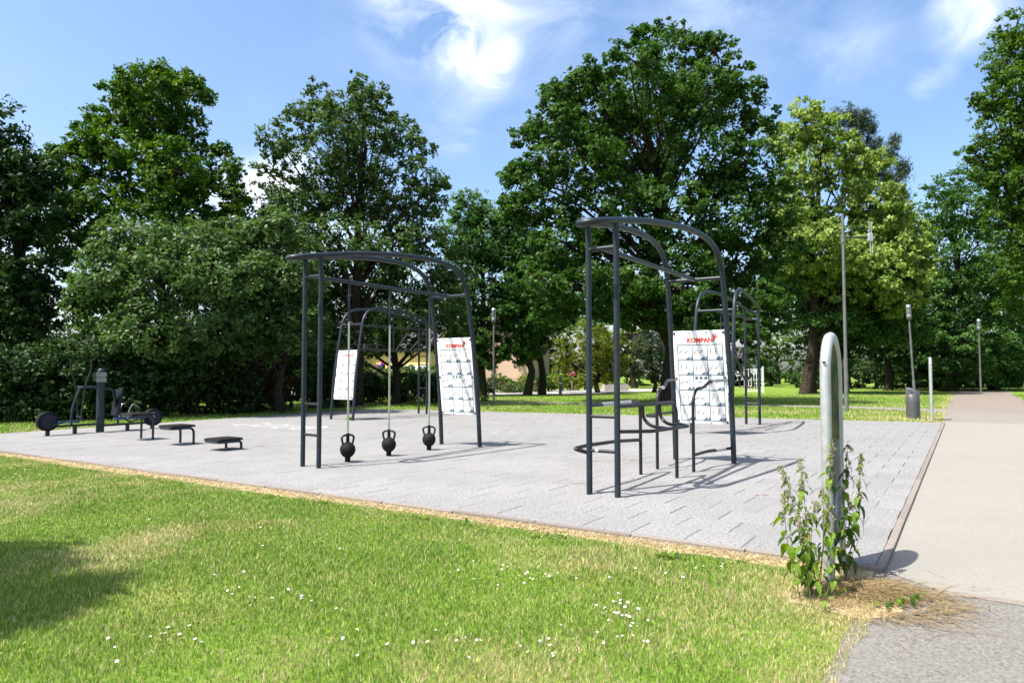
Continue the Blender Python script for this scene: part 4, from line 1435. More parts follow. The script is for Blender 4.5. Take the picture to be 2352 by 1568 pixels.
# ivy and undergrowth below the left trees, overhang shade put into leaf colour
rgs = random.Random(21)
for k in range(12):
    px = -90 + k * 74
    g = ground(px, float(np.interp(px, [-90, 111, 383, 622, 740], [977, 970, 960, 946, 938])))
    g = g + Vector((-0.1, 0.75, 0))
    hh = rgs.uniform(1.5, 2.3)
    L3 = [(rgs.uniform(-.8, .8), rgs.uniform(-.1, .6), .35 + (hh - .35) * q / 7, rgs.uniform(.6, .9), .6, rgs.uniform(.45, .65)) for q in range(8)]
    kind = 'copper' if k == 9 else 'dark'
    pos = ['at the far left', 'left of the machine wheel', 'behind the left machine wheel', 'behind the machine handlebars', 'behind the machine column', 'behind the machine seat', 'right of the machine seat', 'behind the low step bench', 'right of the low step bench', 'left of the kettlebell rig', 'behind the first rig posts', 'beside the farthest rig'][k]
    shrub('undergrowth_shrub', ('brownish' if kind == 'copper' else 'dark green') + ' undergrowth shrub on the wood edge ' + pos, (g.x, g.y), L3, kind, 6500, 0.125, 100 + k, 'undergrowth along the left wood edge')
for k in range(9):
    px = -60 + k * 100
    g = ground(px, 940 - k * 2.0) + Vector((0, 2.2, 0))
    L3 = [(rgs.uniform(-1.2, 1.2), rgs.uniform(-.2, .8), rgs.uniform(.8, 3.0), rgs.uniform(.9, 1.3), .8, rgs.uniform(.7, 1.0)) for _ in range(6)]
    pos = ['at the left edge', 'behind the left handlebar', 'behind the machine column', 'above the tall step bench', 'above the middle step bench', 'above the low step bench', 'left of the kettlebell rig posts', 'behind the kettlebell rig posts', 'behind the first kettlebell'][k]
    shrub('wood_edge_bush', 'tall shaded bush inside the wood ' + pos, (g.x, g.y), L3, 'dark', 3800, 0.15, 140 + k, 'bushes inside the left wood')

# hedge below the yellow house
for k in range(5):
    g = ground(850 + k * 56, 930 - k * 1.0) + Vector((0, 2.0, 0))
    L3 = [(rgs.uniform(-.7, .7), rgs.uniform(-.3, .3), rgs.uniform(.4, 1.1), rgs.uniform(.6, .8), .6, .5) for _ in range(5)]
    shrub('hedge_bush', 'dark hedge bush below the yellow house, ' + ['first', 'second', 'third', 'fourth', 'last'][k] + ' from the left', (g.x, g.y), L3, 'alder' if k % 2 else 'dark', 3600, 0.11, 170 + k, 'hedge bushes in front of the yellow house')

for k in range(6):
    g = at(700 + k * 60, 910, 34 + k)
    L3 = [(rgs.uniform(-.8, .8), rgs.uniform(-.3, .3), rgs.uniform(.5, 2.4 if k < 2 else 1.5), rgs.uniform(.6, .9), .6, .6) for _ in range(6)]
    shrub('verge_bush', 'shaded verge bush behind the hedge, ' + ['first', 'second', 'third', 'fourth', 'fifth', 'last'][k] + ' from the left', (g.x, g.y), L3, 'hornbeam' if k % 2 else 'alder', 4200, 0.12, 180 + k, 'verge bushes behind the hedge')

# --- street trees in the middle
for k, (px, py, Y, lb, lab) in enumerate([
        (1109, 910, 42.5, [(1075, 480, 45, 38), (1050, 540, 50, 50), (1110, 545, 55, 52), (1060, 620, 60, 52), (1130, 625, 55, 52), (1085, 690, 62, 45), (1140, 720, 50, 40), (1060, 740, 50, 36), (1100, 775, 45, 26), (1085, 805, 46, 24), (1140, 800, 40, 24), (1120, 830, 30, 16)], 'street tree with dark trunk just right of the kettlebell rig board'),
        (1210, 909, 43.2, [(1175, 520, 55, 45), (1150, 585, 50, 45), (1200, 600, 55, 50), (1215, 670, 55, 50), (1170, 690, 50, 45), (1200, 745, 52, 40), (1160, 770, 40, 26), (1180, 805, 40, 22), (1215, 800, 36, 22)], 'slim street tree in front of the peach house'),
        (1245, 907, 44.9, [(1215, 560, 50, 45), (1270, 600, 50, 45), (1250, 660, 60, 50), (1290, 690, 40, 40), (1250, 730, 52, 40), (1225, 780, 40, 28)], 'forked street tree right of the peach house')]):
    g = ground(px, py)
    tree('street_tree', lab, 'tree', g, Y, lb, ['ash', 'ash', 'maple'][k], 26000, 0.19, 30 + k, 0.22, group='street trees by the far road')
g = ground(1095, 880)
tree('background_tree', 'bright green tree top showing between the alder and the great oak', 'tree', g, 62, [(1085, 465, 40, 34), (1110, 500, 45, 40), (1060, 520, 45, 40), (1150, 520, 40, 40), (1090, 570, 60, 40)], 'bright', 7000, 0.22, 40, 0.25, group='trees beyond the road')

# --- great oak
b_ = ground(1533, 927)
tree('oak_tree', 'great dark green oak towering behind the nearest rig', 'tree', b_, 32.5,
     [(1508, 95, 56, 46), (1580, 115, 64, 50), (1648, 128, 52, 44), (1445, 135, 55, 48), (1360, 190, 64, 42), (1298, 212, 46, 36), (1700, 185, 52, 46), (1500, 205, 105, 76), (1620, 225, 95, 76), (1390, 265, 86, 64), (1280, 285, 66, 50), (1222, 308, 46, 36), (1738, 262, 42, 50),
      (1480, 335, 115, 86), (1620, 355, 105, 86), (1340, 365, 95, 66), (1232, 385, 66, 46), (1182, 408, 38, 28), (1718, 370, 76, 76), (1250, 470, 86, 56), (1390, 475, 105, 76), (1530, 485, 105, 76), (1670, 495, 105, 76), (1775, 470, 50, 76), (1192, 470, 46, 36),
      (1300, 560, 95, 56), (1250, 640, 76, 56), (1420, 585, 105, 56), (1560, 595, 105, 56), (1690, 605, 105, 56), (1785, 595, 66, 56), (1335, 665, 76, 46), (1500, 680, 80, 40), (1640, 690, 90, 40), (1750, 680, 70, 40), (1270, 720, 56, 34), (1430, 650, 90, 46), (1560, 660, 90, 46), (1480, 730, 60, 30), (1590, 740, 70, 34), (1680, 750, 70, 34), (1760, 740, 56, 36), (1400, 720, 60, 34)],
     'oak', 165000, 0.19, 50, 0.31, per=32, nb=5, spread=0.28, bark=BARK, back=0.7)
# --- limes and pine
b_ = ground(1853, 905)
tree('lime_tree', 'yellow-green flowering lime right of the great oak', 'tree', b_, 46.5,
     [(1850, 275, 56, 42), (1898, 298, 50, 40), (1808, 325, 52, 46), (1945, 350, 40, 36), (1880, 362, 86, 56), (1985, 385, 56, 46), (1820, 420, 56, 56), (1918, 452, 86, 56), (2018, 465, 66, 46), (2055, 500, 46, 38), (1850, 520, 76, 56), (1968, 555, 95, 56), (2075, 530, 46, 46), (2098, 585, 36, 36),
      (1900, 612, 86, 46), (2030, 625, 76, 46), (2090, 640, 50, 40), (1950, 660, 80, 40), (1850, 640, 60, 46), (2060, 690, 60, 34), (1810, 520, 50, 56), (2000, 520, 70, 50), (2112, 545, 36, 34), (2118, 610, 34, 34), (1780, 600, 40, 50), (1960, 600, 80, 50), (1890, 560, 70, 50), (2060, 580, 60, 46)],
     'lime', 84000, 0.245, 60, 0.3, per=28, droop=0.5, spread=0.26)
b_ = ground(1870, 904)
tree('lime_tree', 'second lime with dark shaded lower crown above twin trunks', 'tree', b_, 48.5,
     [(1870, 640, 80, 50), (1960, 680, 90, 50), (2050, 690, 70, 46), (1830, 700, 70, 46), (1910, 740, 80, 40), (2000, 760, 70, 36), (2080, 760, 50, 40), (1800, 640, 50, 50)], 'ash', 34000, 0.21, 61, 0.26, per=22, droop=0.4)
b_ = ground(1950, 893)
rgp = np.random.default_rng(9)
plob = []
for (px, py, hgt) in [(1945, 262, 34), (1962, 272, 30), (1925, 268, 26), (1980, 280, 34), (1998, 292, 36), (1965, 310, 40), (2008, 340, 34), (2052, 318, 24), (2045, 350, 26), (2028, 372, 34), (2070, 388, 26), (2060, 412, 26), (2082, 395, 22), (2030, 415, 36), (2055, 440, 30), (2000, 385, 40), (2075, 452, 18), (2040, 470, 30), (1985, 420, 40)]:
    plob.append((px, py, hgt * 0.42, hgt))
tree('pine_tree', 'blue-green pine with upright shoots behind the lime', 'tree', b_, 60, plob, 'pine', 16000, 0.36, 62, 0.3, per=30, aspect=0.16, upb=0.1, spread=0.5, mirror=False, shell=0.9, depth=0.3, rough=0)

# --- right-hand wood
b_ = ground(2188, 898)
tree('wood_tree', 'mid green ash tree at the wood edge left of the far lamp', 'tree', b_, 54,
     [(2185, 430, 52, 36), (2240, 405, 46, 36), (2150, 478, 46, 36), (2220, 490, 76, 56), (2290, 490, 56, 56), (2135, 540, 46, 46), (2200, 585, 86, 64), (2285, 605, 76, 64), (2125, 640, 46, 46), (2170, 680, 86, 56), (2265, 700, 86, 56), (2330, 680, 60, 60), (2215, 770, 86, 44), (2310, 780, 60, 40), (2130, 740, 56, 46), (2140, 810, 60, 40), (2230, 835, 60, 36), (2320, 850, 60, 36), (2180, 860, 50, 26)],
     'ash', 58000, 0.22, 70, 0.3, per=24)
b_ = ground(2420, 915)
tree('wood_tree', 'tall bright-edged tree rising out of the picture at the right edge', 'tree', (b_.x, b_.y), 40,
     [(2335, 60, 44, 44), (2300, 140, 52, 50), (2370, 130, 70, 70), (2355, 210, 76, 70), (2262, 235, 34, 30), (2310, 300, 76, 50), (2370, 330, 76, 70), (2240, 355, 34, 26), (2280, 390, 60, 42), (2360, 430, 76, 66), (2320, 500, 60, 46), (2380, 560, 86, 76), (2330, 620, 60, 46), (2390, 680, 80, 60)],
     'maple', 50000, 0.19, 71, 0.3, per=24)
for k, (px, Y, lb, lab) in enumerate([
        (2045, 56, [(2060, 660, 60, 50), (2030, 740, 70, 46), (2090, 760, 56, 46), (2050, 800, 60, 30)], 'shaded tree between the mast and the leaning lamp'),
        (1945, 50, [(1930, 700, 66, 50), (1985, 730, 60, 46), (1900, 770, 56, 36), (1960, 790, 60, 30)], 'dark trunked tree directly behind the mast'),
        (2293, 58, [(2290, 760, 66, 50), (2340, 800, 60, 50), (2250, 820, 56, 40), (2320, 850, 50, 26)], 'thick trunked tree right of the far lamp'),
        (2150, 60, [(2150, 780, 56, 46), (2110, 820, 50, 36), (2190, 830, 56, 36)], 'small tree in the wood behind the litter bin')]):
    g = at(px, 895, Y)
    tree('wood_tree', lab, 'tree', g, Y, lb, 'dark' if k != 2 else 'ash', 16000, 0.24, 80 + k, 0.28, group='trees of the right-hand wood')
for k in range(13):
    px = 1890 + k * 42
    g = at(px, 893, 60 + (k % 3) * 2)
    L3 = [(rgs.uniform(-1.5, 1.5), rgs.uniform(-.5, .5), rgs.uniform(.5, 2.6), rgs.uniform(.9, 1.3), .9, rgs.uniform(.7, 1.0)) for _ in range(6)]
    shrub('wood_bush', 'undergrowth bush in the right-hand wood, ' + ['first', 'second', 'third', 'fourth', 'fifth', 'sixth', 'seventh', 'eighth', 'ninth', 'tenth', 'eleventh', 'twelfth', 'last'][k] + ' from the mast', (g.x, g.y), L3, ['dark', 'ash', 'dark'][k % 3], 2400, 0.2, 200 + k, 'bushes of the right-hand wood')

# --- small trees and bushes on the far lawn
g = ground(1375, 895)
tree('golden_yew', 'low yellow-green yew with forking trunk on the far lawn', 'tree', g, 50, [(1310, 800, 40, 36), (1370, 790, 52, 42), (1430, 805, 46, 42), (1335, 835, 52, 26), (1400, 838, 50, 26), (1290, 840, 30, 24), (1450, 760, 40, 36), (1340, 760, 40, 30)], 'gold', 14000, 0.15, 90, 0.16, nb=4, group='small trees on the far lawn')
g = ground(1503, 895)
tree('small_pine', 'small grey-green pine left of the oak trunk', 'tree', g, 50, [(1490, 790, 36, 30), (1520, 815, 34, 26), (1470, 825, 30, 24), (1500, 850, 40, 22), (1490, 760, 30, 26)], 'pine', 9000, 0.22, 91, 0.14, nb=3, aspect=0.2, group='small trees on the far lawn')
g = ground(1460, 893)
tree('background_tree', 'leafy green tree filling the gap between yew and small pine', 'tree', g, 64, [(1440, 700, 70, 50), (1380, 720, 60, 50), (1500, 730, 60, 50), (1340, 750, 50, 40), (1450, 770, 60, 40), (1530, 780, 50, 50), (1400, 670, 60, 40)], 'ash', 12000, 0.2, 92, 0.25, group='trees beyond the road')
g = ground(1790, 887)
tree('background_tree', 'sunlit green tree on the far lawn right of the suspension rig', 'tree', g, 84, [(1790, 800, 30, 26), (1770, 830, 26, 20), (1820, 830, 30, 22), (1800, 770, 40, 30), (1745, 790, 30, 30)], 'bright', 7000, 0.26, 93, 0.25, group='small trees on the far lawn')
for k, (px, Y, kind, lab) in enumerate([(1150, 52, 'bright', 'rounded green garden bush before the peach house wall'), (1185, 52, 'gold', 'yellowish garden bush in the flower bed'), (1225, 53, 'ash', 'dark green garden bush beside the slim street tree'), (1265, 54, 'bright', 'clipped bright hedge bush near the forked street tree'), (1300, 56, 'gold', 'sunny clipped hedge bush, first beyond the forked tree'), (1335, 57, 'gold', 'sunny clipped hedge bush, second beyond the forked tree'), (1115, 51, 'dark', 'dark garden bush beside the kettlebell rig leg'),
                                          (980, 52, 'gold', 'yellow-flowering bush in front of the yellow house'), (1010, 54, 'bright', 'bright green bush at the corner of the yellow house')]):
    g = at(px, 893, Y)
    L3 = [(rgs.uniform(-.8, .8), rgs.uniform(-.3, .3), rgs.uniform(.4, 1.0), rgs.uniform(.6, .8), .6, rgs.uniform(.45, .6)) for _ in range(4)]
    shrub('garden_bush', lab, (g.x, g.y), L3, kind, 2200, 0.14, 230 + k, 'garden bushes across the road')
for k in range(6):
    g = at(1745 + k * 26, 884, 96)
    L3 = [(rgs.uniform(-.9, .9), 0, rgs.uniform(.5, 1.2), 1.0, .7, .6) for _ in range(4)]
    shrub('hedge_bush', 'far hedge bush at the end of the right lawn, ' + ['first', 'second', 'third', 'fourth', 'fifth', 'last'][k] + ' from the gate', (g.x, g.y), L3, 'bright' if k % 2 else 'ash', 1500, 0.24, 250 + k, 'hedge at the far end of the lawn')
PETP = mat('pink_petal', (0.34, 0.10, 0.15), 0.6)
rgf = np.random.default_rng(5)
for k in range(3):
    g = at(1165 + k * 22, 890, 49.5)
    n = 45
    P = np.stack([rgf.normal(0, .35, n), rgf.normal(0, .2, n), np.abs(rgf.normal(.45, .2, n))], 1)
    t = thing('rose_bush', 'pink-flowered rose bush in the roadside bed, ' + ['left', 'middle', 'right'][k] + ' one', 'shrub', (g.x, g.y, 0), 0, 'rose bushes in the roadside bed')
    put('flowers', leaf_mesh('flowers', P, unit(rgf.normal(size=(n, 3))), 0.12, PETP, rgf, 0.9), t)['kind'] = 'stuff'
    P2 = np.stack([rgf.normal(0, .4, 700), rgf.normal(0, .25, 700), np.abs(rgf.normal(.35, .2, 700))], 1)
    put('leaves', leaf_mesh('leaves', P2, unit(rgf.normal(size=(700, 3))), 0.1, LM['ash'], rgf), t)

# --- far wood closing the horizon
fw = []
rgw = np.random.default_rng(77)
for k in range(70):
    x = -150 + k * 4.6 + rgw.uniform(-1, 1)
    y = 108 + rgw.uniform(-8, 14)
    if 22 < x < 46 or -16 < x < -2 or -40 < x < -30:
        y += 45
    for q in range(3):
        fw.append((x + rgw.uniform(-2, 2), y, 1.8 + q * 2.6 + rgw.uniform(-.6, .6), 3.0, 2.4, 2.2))
fw = np.array(fw)
P, Nn, ti, cl = sample_lobes(fw[:, :3], fw[:, 3:], 42000, 0.4, rgw, 24, 0.3, 0.4, 0.2, 0.5)
P[:, 2] = np.maximum(P[:, 2], 0.1)
tag(put('far_wood', leaf_mesh('far_wood', P, Nn, 0.5, LM['dark'], rgw, 0.65, ti)), 'far belt of trees closing the horizon', 'woodland', None, 'stuff')

def wood_mass(name, label, xs, yf, zmax, n, size, seed, kind='dark'):
    rg = np.random.default_rng(seed)
    W = []
    for x in xs:
        for z in np.arange(1.0, zmax * rg.uniform(.75, 1.0), 1.9):
            W.append((x + rg.uniform(-1.2, 1.2), yf(x) + rg.uniform(-1.2, 2.5), z + rg.uniform(-.5, .5), rg.uniform(1.3, 1.9), 1.4, rg.uniform(1.1, 1.5)))
    W = np.array(W)
    P, Nn, ti, cl = sample_lobes(W[:, :3], W[:, 3:], n, size, rg, 24, 0.34, 0.4, 0.15, 0.5)
    P[:, 2] = np.maximum(P[:, 2], 0.1)
    LEAFTOT[0] += len(P)
    tag(put(name, leaf_mesh(name, P, Nn, size, LM[kind], rg, 0.7, ti)), label, 'woodland', None, 'stuff')


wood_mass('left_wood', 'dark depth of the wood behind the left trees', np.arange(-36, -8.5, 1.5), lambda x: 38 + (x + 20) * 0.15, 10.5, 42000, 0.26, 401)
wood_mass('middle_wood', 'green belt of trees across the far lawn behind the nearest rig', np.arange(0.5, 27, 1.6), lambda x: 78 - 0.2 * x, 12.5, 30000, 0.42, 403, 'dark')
wood_mass('right_wood', 'dark depth of the right-hand wood', np.arange(27.5, 62, 1.7), lambda x: 66, 14.0, 42000, 0.34, 402)

# --- the tree outside the picture whose shade falls on the lawn at bottom left
def free_tree(name, label, base, L3, kind, nleaf, size, seed, rt):
    rg = np.random.default_rng(seed)
    C = np.array([l[:3] for l in L3], float); R = np.array([l[3:6] for l in L3], float)
    P, Nn, ti, cl = sample_lobes(C, R, nleaf, size, rg, 26, 0.36, 0.45, 1.0, 0.7)
    b0 = np.array([base[0], base[1], 0.])
    t = thing(name, label, 'tree', tuple(b0), 0, 'trees around the pad')
    bb = MB()
    branches(bb, np.array([0, 0, -.1]), np.array([C[:, 0].mean() * .5 + b0[0] * .5, C[:, 1].mean() * .5 + b0[1] * .5, C[:, 2].max()]) - b0, C - b0, cl - b0, rt, rg, 5)
    bb.build('trunk', BARK, t)
    put('crown', leaf_mesh('crown', P - b0, Nn, size, LM[kind], rg, 0.65, ti), t)


def shade(px, py, z):
    g = ground(px, py)
    s_ = z / math.tan(SUN_EL)
    return (g.x - SH.x * s_, g.y - SH.y * s_, z)


sl = []
for (px, py, z, r_) in [(60, 1295, 4.6, .30), (-60, 1285, 4.8, .55), (30, 1365, 4.8, .42), (150, 1362, 4.6, .34), (225, 1345, 4.5, .20), (-60, 1400, 5.2, .6), (100, 1385, 4.9, .28), (-200, 1330, 5.6, .9), (-300, 1420, 6.2, 1.1), (-420, 1350, 7, 1.3), (10, 1425, 5.0, .30)]:
    sl.append((*shade(px, py, z), r_, r_, r_ * .7))
free_tree('lawn_tree', 'tree left of the camera whose shade falls on the lawn', (-11.5, 0.5), sl, 'oak', 16000, 0.11, 300, 0.2)

# ---------------------------------------------------------------- grass
def grassmat():
    m = bpy.data.materials.new('grass_blade')
    m.use_nodes = True
    t = m.node_tree
    b = t.nodes['Principled BSDF']
    b.inputs['Roughness'].default_value = 0.5
    b.inputs['Specular IOR Level'].default_value = 0.35
    at_ = N(t, 'ShaderNodeAttribute', attribute_name='blade_colour')
    t.links.new(at_.outputs['Color'], b.inputs['Base Color'])
    tr_ = N(t, 'ShaderNodeBsdfTranslucent')
    t.links.new(at_.outputs['Color'], tr_.inputs['Color'])
    ms = N(t, 'ShaderNodeMixShader', ins={0: 0.4})
    t.links.new(b.outputs[0], ms.inputs[1])
    t.links.new(tr_.outputs[0], ms.inputs[2])
    t.links.new(ms.outputs[0], t.nodes['Material Output'].inputs['Surface'])
    return m


GRASS = grassmat()


def blades(name, X, Y, h, wd, dry, rg, label, lean=0.55, simple=False, z=0.0):
    n = len(X)
    az = rg.uniform(0, 2 * np.pi, n)
    wa = rg.uniform(0, 2 * np.pi, n)
    ln = np.abs(rg.normal(0, lean, n)) * h
    hh = h * rg.uniform(0.55, 1.25, n)
    dx, dy = np.cos(az) * ln, np.sin(az) * ln
    sx, sy = np.cos(wa) * wd / 2, np.sin(wa) * wd / 2
    z0 = np.full(n, z)
    V = np.empty((n, 5, 3), np.float32)
    V[:, 0] = np.stack([X - sx, Y - sy, z0 - 0.004], 1)
    V[:, 1] = np.stack([X + sx, Y + sy, z0 - 0.004], 1)
    V[:, 2] = np.stack([X + sx * .8 + dx * .35, Y + sy * .8 + dy * .35, z0 + hh * .6], 1)
    V[:, 3] = np.stack([X - sx * .8 + dx * .35, Y - sy * .8 + dy * .35, z0 + hh * .6], 1)
    V[:, 4] = np.stack([X + dx, Y + dy, z0 + hh], 1)
    k = np.arange(n, dtype=np.int32)[:, None] * 5
    me = mesh_np(name, V.reshape(-1, 3), quads=k + np.array([0, 1, 2, 3], dtype=np.int32), tris=k + np.array([3, 2, 4], dtype=np.int32), m=GRASS)
    if simple:
        me = mesh_np(name, V[:, [0, 1, 4]].reshape(-1, 3), tris=np.arange(n * 3, dtype=np.int32).reshape(-1, 3), m=GRASS)
    g1, g2 = np.array([0.080, 0.170, 0.016]), np.array([0.270, 0.390, 0.060])
    d1, d2 = np.array([0.38, 0.32, 0.14]), np.array([0.64, 0.56, 0.30])
    q = rg.random(n)[:, None]
    c_ = np.where((rg.random(n) < dry)[:, None], d1 + (d2 - d1) * q, g1 + (g2 - g1) * q)
    colr = np.ones((n, 4), np.float32)
    colr[:, :3] = c_
    a_ = me.attributes.new('blade_colour', 'FLOAT_COLOR', 'FACE')
    a_.data.foreach_set('color', (colr if simple else np.concatenate([colr, colr])).ravel())
    return tag(put(name, me), label, 'grass', None, 'stuff')


def np_uv(X, Y):
    dx, dy = X - A0.x, Y - A0.y
    return dx * U2.x + dy * U2.y, dx * V2.x + dy * V2.y


def vfront(u):
    return -0.6 * u / 18.6 - 0.06


rgg = np.random.default_rng(31)
n = 2600000
Y = rgg.uniform(2.7, 14.5, n)
X = rgg.uniform(-1, 1, n) * (0.80 * Y + 0.4)
# uniform over area: thin by the width of the strip, then by distance
keep = rgg.random(n) < (0.80 * Y + 0.4) / (0.80 * 14.5 + 0.4)
u, v = np_uv(X, Y)
edge_n = 0.04 * (vn1(X * 6, Y * 6) - 0.5) + 0.10 * (vn2(X * 1.6, Y * 1.6) - 0.5)
keep &= (v < vfront(u) + 0.01) & (u > -0.10 + 0.28 * (vn3(X * 2.5, Y * 2.5) - 0.42) + 0.10 * (vn1(X * 9, Y * 9) - .5))
keep &= rgg.random(n) < np.clip((4.2 / Y) ** 0.9, 0, 1)
X, Y, u, v = X[keep], Y[keep], u[keep], v[keep]
dk = vfront(u) - v                                    # distance to the kerb
da = np.hypot(X - 2.45, Y - 4.75)
patch = 0.55 * vn1(X * 0.9 + 7, Y * 0.9) + 0.3 * vn2(X * 2.6, Y * 2.6) + 0.15 * vn3(X * 7, Y * 7)
dry = np.clip((patch - 0.44) * 2.6, 0.16, 0.70)
pz = ground(335, 1245)
dry = np.maximum(dry, 0.95 * np.exp(-((X - pz.x) ** 2 / 0.16 + (Y - pz.y) ** 2 / 0.5)))
dry = np.maximum(dry, 0.97 * np.clip(1.25 - (dk + 0.05 * (patch - .5)) / (0.20 + 0.22 * vn2(X * 2, Y * 2)), 0, 1))
dry = np.maximum(dry, np.clip(1.15 - da / 1.15 + 0.9 * (vn1(X * 4, Y * 4) - .5), 0, 0.92) * (v < 0))
dry = np.maximum(dry, np.clip(1.0 - (u + 0.05) / 0.75 + 0.8 * (vn3(X * 3, Y * 3) - .5), 0, 0.9))
h = 0.029 * (0.65 + 0.8 * vn2(X * 1.3, Y * 1.3)) * np.where(dk < 0.3, 0.6, 1.0)
h = np.where(rgg.random(len(X)) < 0.03, h * 1.7, h)
thin = rgg.random(len(X)) < np.where(dk < 0.16, 0.4, 1.0)
X, Y, h, dry = X[thin], Y[thin], h[thin], dry[thin]
if len(X) > 235000:
    kk = rgg.permutation(len(X))[:235000]
    X, Y, h, dry = X[kk], Y[kk], h[kk], dry[kk]
NEARN = len(X)
blades('lawn_grass', X, Y, h, 0.0047 * (Y / 4.2) ** 0.7, dry, rgg, 'sunlit foreground lawn of mown grass with dry patches')

# lawn behind the pad
n = 420000
Y = rgg.uniform(15, 46, n)
X = rgg.uniform(-0.8, 0.82, n) * Y
u, v = np_uv(X, Y)
vb = 17.7 - 3.9 * u / 19.4
ul = 18.6 + 0.8 * (v + 0.6) / 14.4
out_ = ((v > vb + 0.03) | (u > ul + 0.04)) & (v > -0.7)
path = (u < 0.05 + 0.25 * (vn1(X * 1.5, Y * 1.5) - .5)) & (u > -3.1)
cy0 = np.interp(X, [p.x for p in reversed(cq)], [p.y for p in reversed(cq)])
cy1 = np.interp(X, [p.x for p in reversed(cp)], [p.y for p in reversed(cp)])
crossp = (Y > cy0 + 0.1) & (Y < cy1 - 0.1)
keep = out_ & ~path & ~crossp & (rgg.random(n) < np.clip(20 / Y, 0, 1))
keep &= ~((v < 17.7) & (u < 0.0))
X, Y, u, v = X[keep][:100000], Y[keep][:100000], u[keep][:100000], v[keep][:100000]
patch = 0.6 * vn1(X * 0.35 + 3, Y * 0.35) + 0.4 * vn2(X * 1.1, Y * 1.1)
dry = np.clip((patch - 0.5) * 2.0, 0.05, 0.6)
dbin = np.hypot(X - 13.1, Y - 21.7)
dry = np.maximum(dry, np.clip(1.3 - dbin / 2.2, 0, .9))
dry = np.maximum(dry, np.clip(1.0 - np.abs(u - 0.1) / 0.7, 0, .85))
vb = 17.7 - 3.9 * u / 19.4
dry = np.maximum(dry, np.clip(0.9 - (v - vb) / 0.6, 0, .7) * (v > vb))
blades('far_lawn_grass', X, Y, np.full(len(X), 0.075), 0.028 * np.ones(len(X)), dry, rgg, 'lawn of mown grass behind the pad under the trees', lean=0.6, simple=True)
print('LEAVES', LEAFTOT[0], 'NEAR', NEARN, 'FAR', len(X))

# ---------------------------------------------------------------- straw around the arch
rgs2 = np.random.default_rng(63)
n = 3200
a_ = rgs2.uniform(0, 2 * np.pi, n)
rr = np.abs(rgs2.normal(0, 0.26, n))
X = 2.44 + rr * np.cos(a_) * 1.0 - 0.10 * rr
Y = 4.72 + rr * np.sin(a_) * 0.85 - 0.15 * (rr > .3)
L_ = rgs2.uniform(0.05, 0.22, n)
az = rgs2.normal(-0.6, 0.9, n)
X2, Y2 = X + np.cos(az) * L_, Y + np.sin(az) * L_
z1 = rgs2.uniform(0.0, 0.05, n) * np.exp(-rr) + .006
z2 = rgs2.uniform(0.0, 0.05, n) * np.exp(-rr) + .006
w_ = rgs2.uniform(0.0012, 0.0028, n)
px_, py_ = -np.sin(az) * w_, np.cos(az) * w_
V = np.stack([np.stack([X - px_, Y - py_, z1], 1), np.stack([X + px_, Y + py_, z1], 1), np.stack([X2 + px_, Y2 + py_, z2], 1), np.stack([X2 - px_, Y2 - py_, z2], 1)], 1).reshape(-1, 3)
me = mesh_np('dry_straw', V, quads=np.arange(n * 4, dtype=np.int32).reshape(-1, 4), m=GRASS)
q = rgs2.random(n)[:, None]
cc = np.ones((n, 4), np.float32)
cc[:, :3] = np.array([0.20, 0.135, 0.06]) * (1 - q) + np.array([0.46, 0.36, 0.19]) * q
me.attributes.new('blade_colour', 'FLOAT_COLOR', 'FACE').data.foreach_set('color', cc.ravel())
tag(put('dry_straw', me), 'tangle of dry straw lying round the foot of the front arch', 'straw', None, 'stuff')
# straw and soil litter along the kerb
n = 9000
u = rgs2.uniform(0.1, 16, n)
u = u[rgs2.random(n) < np.clip(5 / (u + 2), 0, 1)]
n = len(u)
v = vfront(u) - np.abs(rgs2.normal(0, 0.11, n)) - 0.01
X, Y = A0.x + U2.x * u + V2.x * v, A0.y + U2.y * u + V2.y * v
L_ = rgs2.uniform(0.02, 0.09, n)
az = rgs2.uniform(0, 2 * np.pi, n)
z1, z2 = rgs2.uniform(0.004, 0.02, n), rgs2.uniform(0.004, 0.03, n)
w_ = rgs2.uniform(0.0015, 0.004, n) * (1 + u / 10)
px_, py_ = -np.sin(az) * w_, np.cos(az) * w_
X2, Y2 = X + np.cos(az) * L_, Y + np.sin(az) * L_
V = np.stack([np.stack([X - px_, Y - py_, z1], 1), np.stack([X + px_, Y + py_, z1], 1), np.stack([X2 + px_, Y2 + py_, z2], 1), np.stack([X2 - px_, Y2 - py_, z2], 1)], 1).reshape(-1, 3)
me = mesh_np('kerb_straw', V, quads=np.arange(n * 4, dtype=np.int32).reshape(-1, 4), m=GRASS)
q = rgs2.random(n)[:, None]
cc = np.ones((n, 4), np.float32)
cc[:, :3] = np.array([0.36, 0.27, 0.14]) * (1 - q) + np.array([0.62, 0.53, 0.32]) * q
me.attributes.new('blade_colour', 'FLOAT_COLOR', 'FACE').data.foreach_set('color', cc.ravel())
tag(put('kerb_straw', me), 'scorched straw strip along the near kerb of the pad', 'straw', None, 'stuff')
